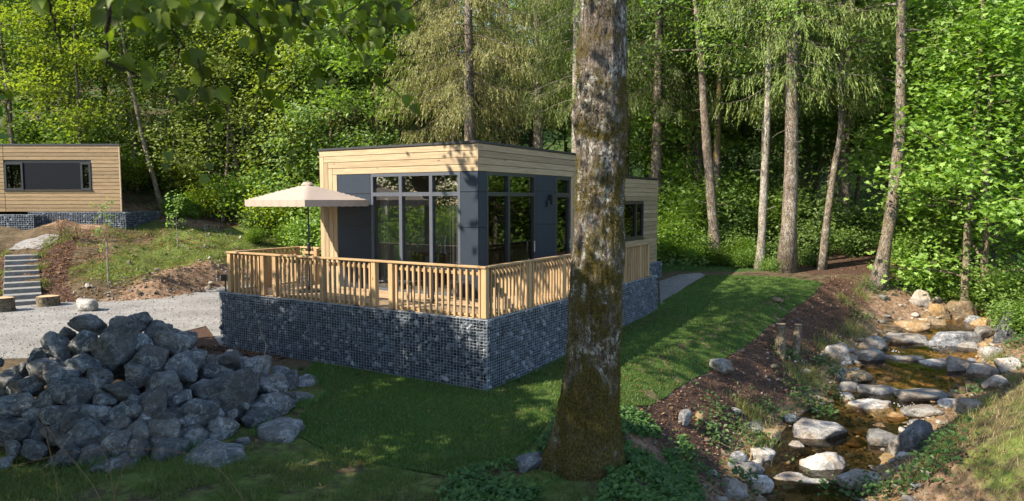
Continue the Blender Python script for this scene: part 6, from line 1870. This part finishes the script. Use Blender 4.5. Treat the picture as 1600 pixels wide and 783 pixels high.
# patchy grass on the left slope
x, y = sample(115000, -20, -6, 23.5, 35); Dt, sgt, _, _ = poly_dist(x, y, TOE); d = np.where(sgt > 0, Dt, -Dt); gn = noise2(x, y, 1.5, 65)
k = (d > 1.3) & (d < 9 + 3 * (gn - .5)) & (gn > .34 + .2 * rng.random(len(x))) & ~inside(x, y, BED1) & ~inside(x, y, BED2) & (np.abs((x - sp[0]) * .82 + (y - sp[1]) * .57) > .75)
x, y = x[k], y[k]; n = len(x)
blades('slope_grass', x, y, rng.uniform(.05, .13, n), rng.uniform(.010, .018, n), M['slope_green'], .8, seed=7)
# tufts on the left bank of the brook and along walls
def tufts(name, pix, mat, h, n=170, sp=.16, w=(.006, .011), seed=1):
    X = []; Y = []; Hh = []
    for px, py, s in pix:
        p = on_ground(px, py); X.append(p[0] + rng.normal(0, sp * s, n)); Y.append(p[1] + rng.normal(0, sp * s, n)); Hh.append(rng.uniform(h * .4, h, n) * s)
    X, Y, Hh = map(np.concatenate, (X, Y, Hh)); return blades(name, X, Y, Hh, rng.uniform(*w, len(X)), mat, .75, seed=seed)
tufts('bank_tufts', [(1330, 525, 1.2), (1345, 520, 1), (1290, 545, 1), (1310, 540, .9), (1262, 600, 1.1), (1275, 590, 1), (1180, 655, 1), (1190, 690, 1.1), (1160, 640, .8), (1320, 470, .8), (1345, 462, .9), (1365, 445, .8), (1240, 585, .8), (1300, 560, 1), (1480, 700, .7), (1440, 745, .8), (1500, 660, .7), (1530, 640, .8), (1560, 560, .8), (1570, 600, .7)], M['slope_grass'], .42, 150, .17, seed=8)
tufts('straw_tufts', [(1300, 570, 1), (1280, 600, 1.1), (1330, 545, 1), (1215, 640, 1), (1180, 720, 1), (1165, 700, .9), (1350, 530, .9), (1505, 620, 1), (1520, 600, 1), (1490, 640, .9), (1410, 760, 1)], M['straw'], .5, 34, .2, (.004, .007), seed=9)
tufts('wall_foot_grass', [(768, 604, .7), (792, 600, .5), (842, 588, .8), (810, 598, .5), (880, 570, .6), (640, 600, .4), (560, 588, .4), (470, 578, .4)], M['weed'], .26, 70, .07, seed=10)
tufts('steps_edge_grass', [(62, 400, .8), (64, 420, .7), (66, 445, .7), (5, 400, .9), (3, 430, .8), (72, 385, .6), (8, 460, .7)], M['slope_grass'], .35, 120, .18, (.012, .02), seed=11)

# low leafy ground cover
def cover(name, x, y, hmax, size, mat, seed, aspect=.7):
    r2 = np.random.default_rng(seed); z = ground(x, y) + r2.uniform(.2, 1, len(x)) * hmax
    V, F = leaf_quads(np.stack([x, y, z], 1), size, r2, up=.9, droop=.2, aspect=aspect)
    return tag(link(name, mesh(name, V, F, mat)), kind='stuff')
x, y = sample(60000, -1.2, 5.0, 7.3, 12.2); gn = noise2(x, y, .55, 66); D, sg, wl, hw_ = stream_at(x, y)
px = 800 + x / y * FPX
De, sge, _, _ = poly_dist(x, y, EDGE)
k = (gn > .47) & (sg > 0) & (D > hw_ + 1.2) & ((sge > 0) | (y < 9.0)) & (np.hypot(x - BB[0], y - BB[1]) > .45) & (De > .12) & (x > -.9 + .3 * rng.random(len(x)))
cover('ground_cover', x[k][:13000], y[k][:13000], .17, .075, M['weed'], 12)
pix = [(1262, 640), (1285, 650), (1300, 625), (1250, 615), (1230, 560), (1310, 590), (1280, 570), (1180, 700), (1200, 650), (1345, 500), (1420, 760), (1450, 720), (1480, 690), (1350, 775), (1310, 780), (1470, 735), (1590, 540), (1580, 520), (1570, 575), (1540, 610), (1390, 450), (1420, 455), (1440, 440), (1470, 450), (1360, 455), (1120, 690), (1090, 740), (1130, 655), (1170, 760)]
X, Y = [], []
for p_ in pix:
    p = on_ground(*p_); X.append(p[0] + rng.normal(0, .24, 130)); Y.append(p[1] + rng.normal(0, .22, 130))
X, Y = np.concatenate(X), np.concatenate(Y)
cover('bank_weeds', X, Y, .30, .085, M['weed'], 13)
# forest floor plants
x, y = sample(40000, -26, 26, 27, 52); Dt, sgt, _, _ = poly_dist(x, y, TOE); d = np.where(sgt > 0, Dt, -Dt); gn = noise2(x, y, 2.2, 67)
D, sg, wl, hw_ = stream_at(x, y)
k = ((d > 9.5) | ((x > 6) & (y > np.where(x < 11, 26.8, 30.5)))) & (gn > .43) & (D > hw_ + 1.5) & ~((np.abs(y - 29.5 - .2 * (x - 12)) < 2.0) & (x > 8) & (x < 19))
cover('forest_floor_plants', x[k], y[k], .42, .17, M['leaf_green'], 14)
# litter on the left slope and along the brook
x, y = sample(26000, -21, -6, 23.5, 37); Dt, sgt, _, _ = poly_dist(x, y, TOE); d = np.where(sgt > 0, Dt, -Dt)
k = (d > .1) & (d < 13) & (rng.random(len(x)) < .25 + .75 * (noise2(x, y, .8, 68) > .5)); chips('slope_litter', x[k], y[k], .04, .11, M['dead_leaf'], .04)
x, y = sample(30000, 1, 19, 9, 26); D, sg, wl, hw_ = stream_at(x, y); k = (D > hw_ + .1) & (D < hw_ + np.where(sg > 0, 3.0, 1.6)); chips('bank_litter', x[k], y[k], .02, .07, M['dead_leaf'], .02)
# dead leaves on the shaded ground
x, y = sample(2600, -6, 8, 7.6, 14); chips('fallen_leaves', x, y, .02, .05, M['dead_leaf'], .03)

# ------------------------------------------------------------------ small plants and objects
def sapling(px, pt, pb, label, staked, seed):
    b = on_ground(px, pb); tp = at(px - 2, pt, b[1]); h = tp[2] - b[2]; r2 = np.random.default_rng(seed)
    t = thing('sapling', label, 'sapling', tuple(b))
    S = np.column_stack([r2.normal(0, .015, 7).cumsum(), r2.normal(0, .01, 7), np.linspace(-.1, h, 7)])
    tb = MB().tube(S, np.linspace(.022, .006, 7), 6); C = [S[-1], S[-1] - [0, 0, .15]]
    for i in (3, 4, 5, 6):
        for a in r2.uniform(0, 6.3, 3):
            B = curve(S[i], (math.cos(a), math.sin(a), .5), .3, 3, r2); tb.tube(B, [.006, .005, .004, .003], 4, False); C.append(B[-1])
    tb.build('stem', M['bark_pale'], t, True)
    C = np.array(C); P = np.repeat(C, 12, 0) + r2.normal(0, .09, (len(C) * 12, 3)); V, F = leaf_quads(P, .13, r2); link('leaves', mesh('leaves', V, F, M['leaf_bright']), t)
    if staked: MB().tube([(.05, 0, -.1), (.05, 0, h * .62)], .02, 6).build('stake', M['bark_pale'], t)
sapling(168, 325, 450, 'young staked sapling with a leafy top on the grassy slope left', True, 1)
sapling(278, 312, 386, 'bare thin sapling pole on the grassy slope near the parasol', False, 2)
p = on_ground(105, 372)
for i, (dx, dy) in enumerate(((0, 0),)):
    t = thing('shrub', 'reddish leafless young shrub beside the gravel landing', 'shrub', tuple(p)); r2 = np.random.default_rng(6); tb = MB(); C = []
    for k in range(16):
        B = curve((r2.normal(0, .5), r2.normal(0, .2), -.05), (r2.normal(0, .4), r2.normal(0, .3), 1), r2.uniform(.5, 1.0), 4, r2, .15); tb.tube(B, np.linspace(.012, .004, 5), 4, False); C += [B[2], B[3], B[4]]
    tb.build('stem', M['twig'], t, True); C = np.array(C); P = np.repeat(C, 4, 0) + r2.normal(0, .06, (len(C) * 4, 3)); V, F = leaf_quads(P, .09, r2); link('leaves', mesh('leaves', V, F, M['dead_leaf']), t)
# path lamp by the terrace corner
p = W(.0, 8.25); q = gz(*p)
lt = at(351, 437, p[1])
t = thing('garden_lamp', 'slim dark garden lamp post beside the left end of the railing', 'lamp', (lt[0] + .02, p[1], q))
hL = lt[2] - q
MB().tube([(0, 0, -.1), (0, 0, hL)], .018, 8).build('pole', M['black_plastic'], t)
MB().boxes((-.02, 0, hL + .05), (.13, .13, .15)).build('lamp_head', M['black_plastic'], t)
# planks and corrugated culvert where the brook comes out under the bushes
p = on_ground(1519, 467)
t = thing('board_fence', 'few weathered pale upright boards beside the dark culvert', 'fence', tuple(p), R(-12))
for k in range(4): box('board', M['larch_z'], (-.27 + .18 * k, .01 * (k % 2), .30), (.14, .03, .78 + .08 * (k % 3)), t, .005)
p = on_ground(1562, 462)
t = thing('culvert', 'dark corrugated culvert mouth under the overhanging bushes', 'culvert', (p[0], p[1] + .3, p[2] - .1), R(-25))
V = []; F = []; n = 22; m = 24
for j in range(m):
    for k in range(n):
        a = PI * k / (n - 1); rr_ = .62 + .025 * math.sin(j * PI / 2)
        V.append((rr_ * math.cos(a), j * .06, rr_ * 1.25 * math.sin(a)))
for j in range(m - 1):
    for k in range(n - 1): F.append((j * n + k, j * n + k + 1, j * n + n + k + 1, j * n + n + k))
V2 = [(x * 1.05, y, z * 1.05) for x, y, z in V]; F2 = [tuple(i + len(V) for i in f[::-1]) for f in F]
F3 = [(k, k + n * m, k + 1 + n * m, k + 1) for k in range(n - 1)]
link('pipe', mesh('pipe', V + V2, F + F2 + F3, M['old_wood'], True), t)
# dry stalks in the lower left corner, rooted below the picture
t = thing('dry_bramble', 'dry brown bramble stalks arching across the lower left corner', 'bramble', (-3.6, 4.6, gz(-3.6, 4.6)))
o_ = np.array([-3.6, 4.6, gz(-3.6, 4.6)])
for i, (pts, D) in enumerate([([(0, 575), (30, 610), (62, 650), (100, 705), (150, 760), (175, 830)], 5.0), ([(30, 726), (110, 706), (200, 700), (280, 704), (340, 725), (395, 800)], 5.0), ([(248, 664), (215, 688), (190, 735), (170, 800)], 4.8), ([(150, 690), (170, 720), (180, 790)], 4.8), ([(60, 640), (75, 690), (90, 760), (95, 840)], 4.9)]):
    P = np.array([at(px, py, D) for px, py in pts]) - o_
    P = np.vstack([P, [P[-1][0] + .1, P[-1][1], (P[-1][2] + 0) / 2], [.1 * i, .05 * i, -.05]])
    for _ in range(3):                           # rounds the bends off
        P = np.vstack([P[:1], np.column_stack([.75 * P[:-1] + .25 * P[1:], .25 * P[:-1] + .75 * P[1:]]).reshape(-1, 3), P[-1:]])
    MB().tube(P, np.linspace(.0015, .004, len(P)), 5).build('stem', M['stalk'], t, True)
p = on_heap(408, 606)
P = np.array([at(px, py, p[1] - .2) for px, py in [(398, 604), (404, 585), (412, 560), (416, 540), (408, 520), (402, 500)]])
t = thing('grass_stalk', 'single pale dry grass stalk standing in the middle of the rock heap', 'grass stalk', tuple(P[0]))
MB().tube(P - P[0], [.006, .006, .005, .005, .004, .002], 5).build('stem', M['straw'], t, True)
p = on_ground(1170, 715)
t = thing('fallen_twigs', 'pale dry twigs lying over the left bank of the brook', 'twigs', tuple(p))
for i, pts in enumerate([[(1150, 690), (1175, 700), (1215, 690)], [(1168, 730), (1180, 700), (1205, 668)], [(1160, 712), (1200, 716), (1230, 705)], [(1250, 690), (1275, 699), (1282, 702)], [(1205, 705), (1195, 660), (1212, 640)]]):
    P = np.array([on_ground(*q) + [0, 0, .03 + .06 * (j == 1)] for j, q in enumerate(pts)]) - p
    MB().tube(P, [.008, .010, .005], 5).build('twig', M['straw'], t, True)
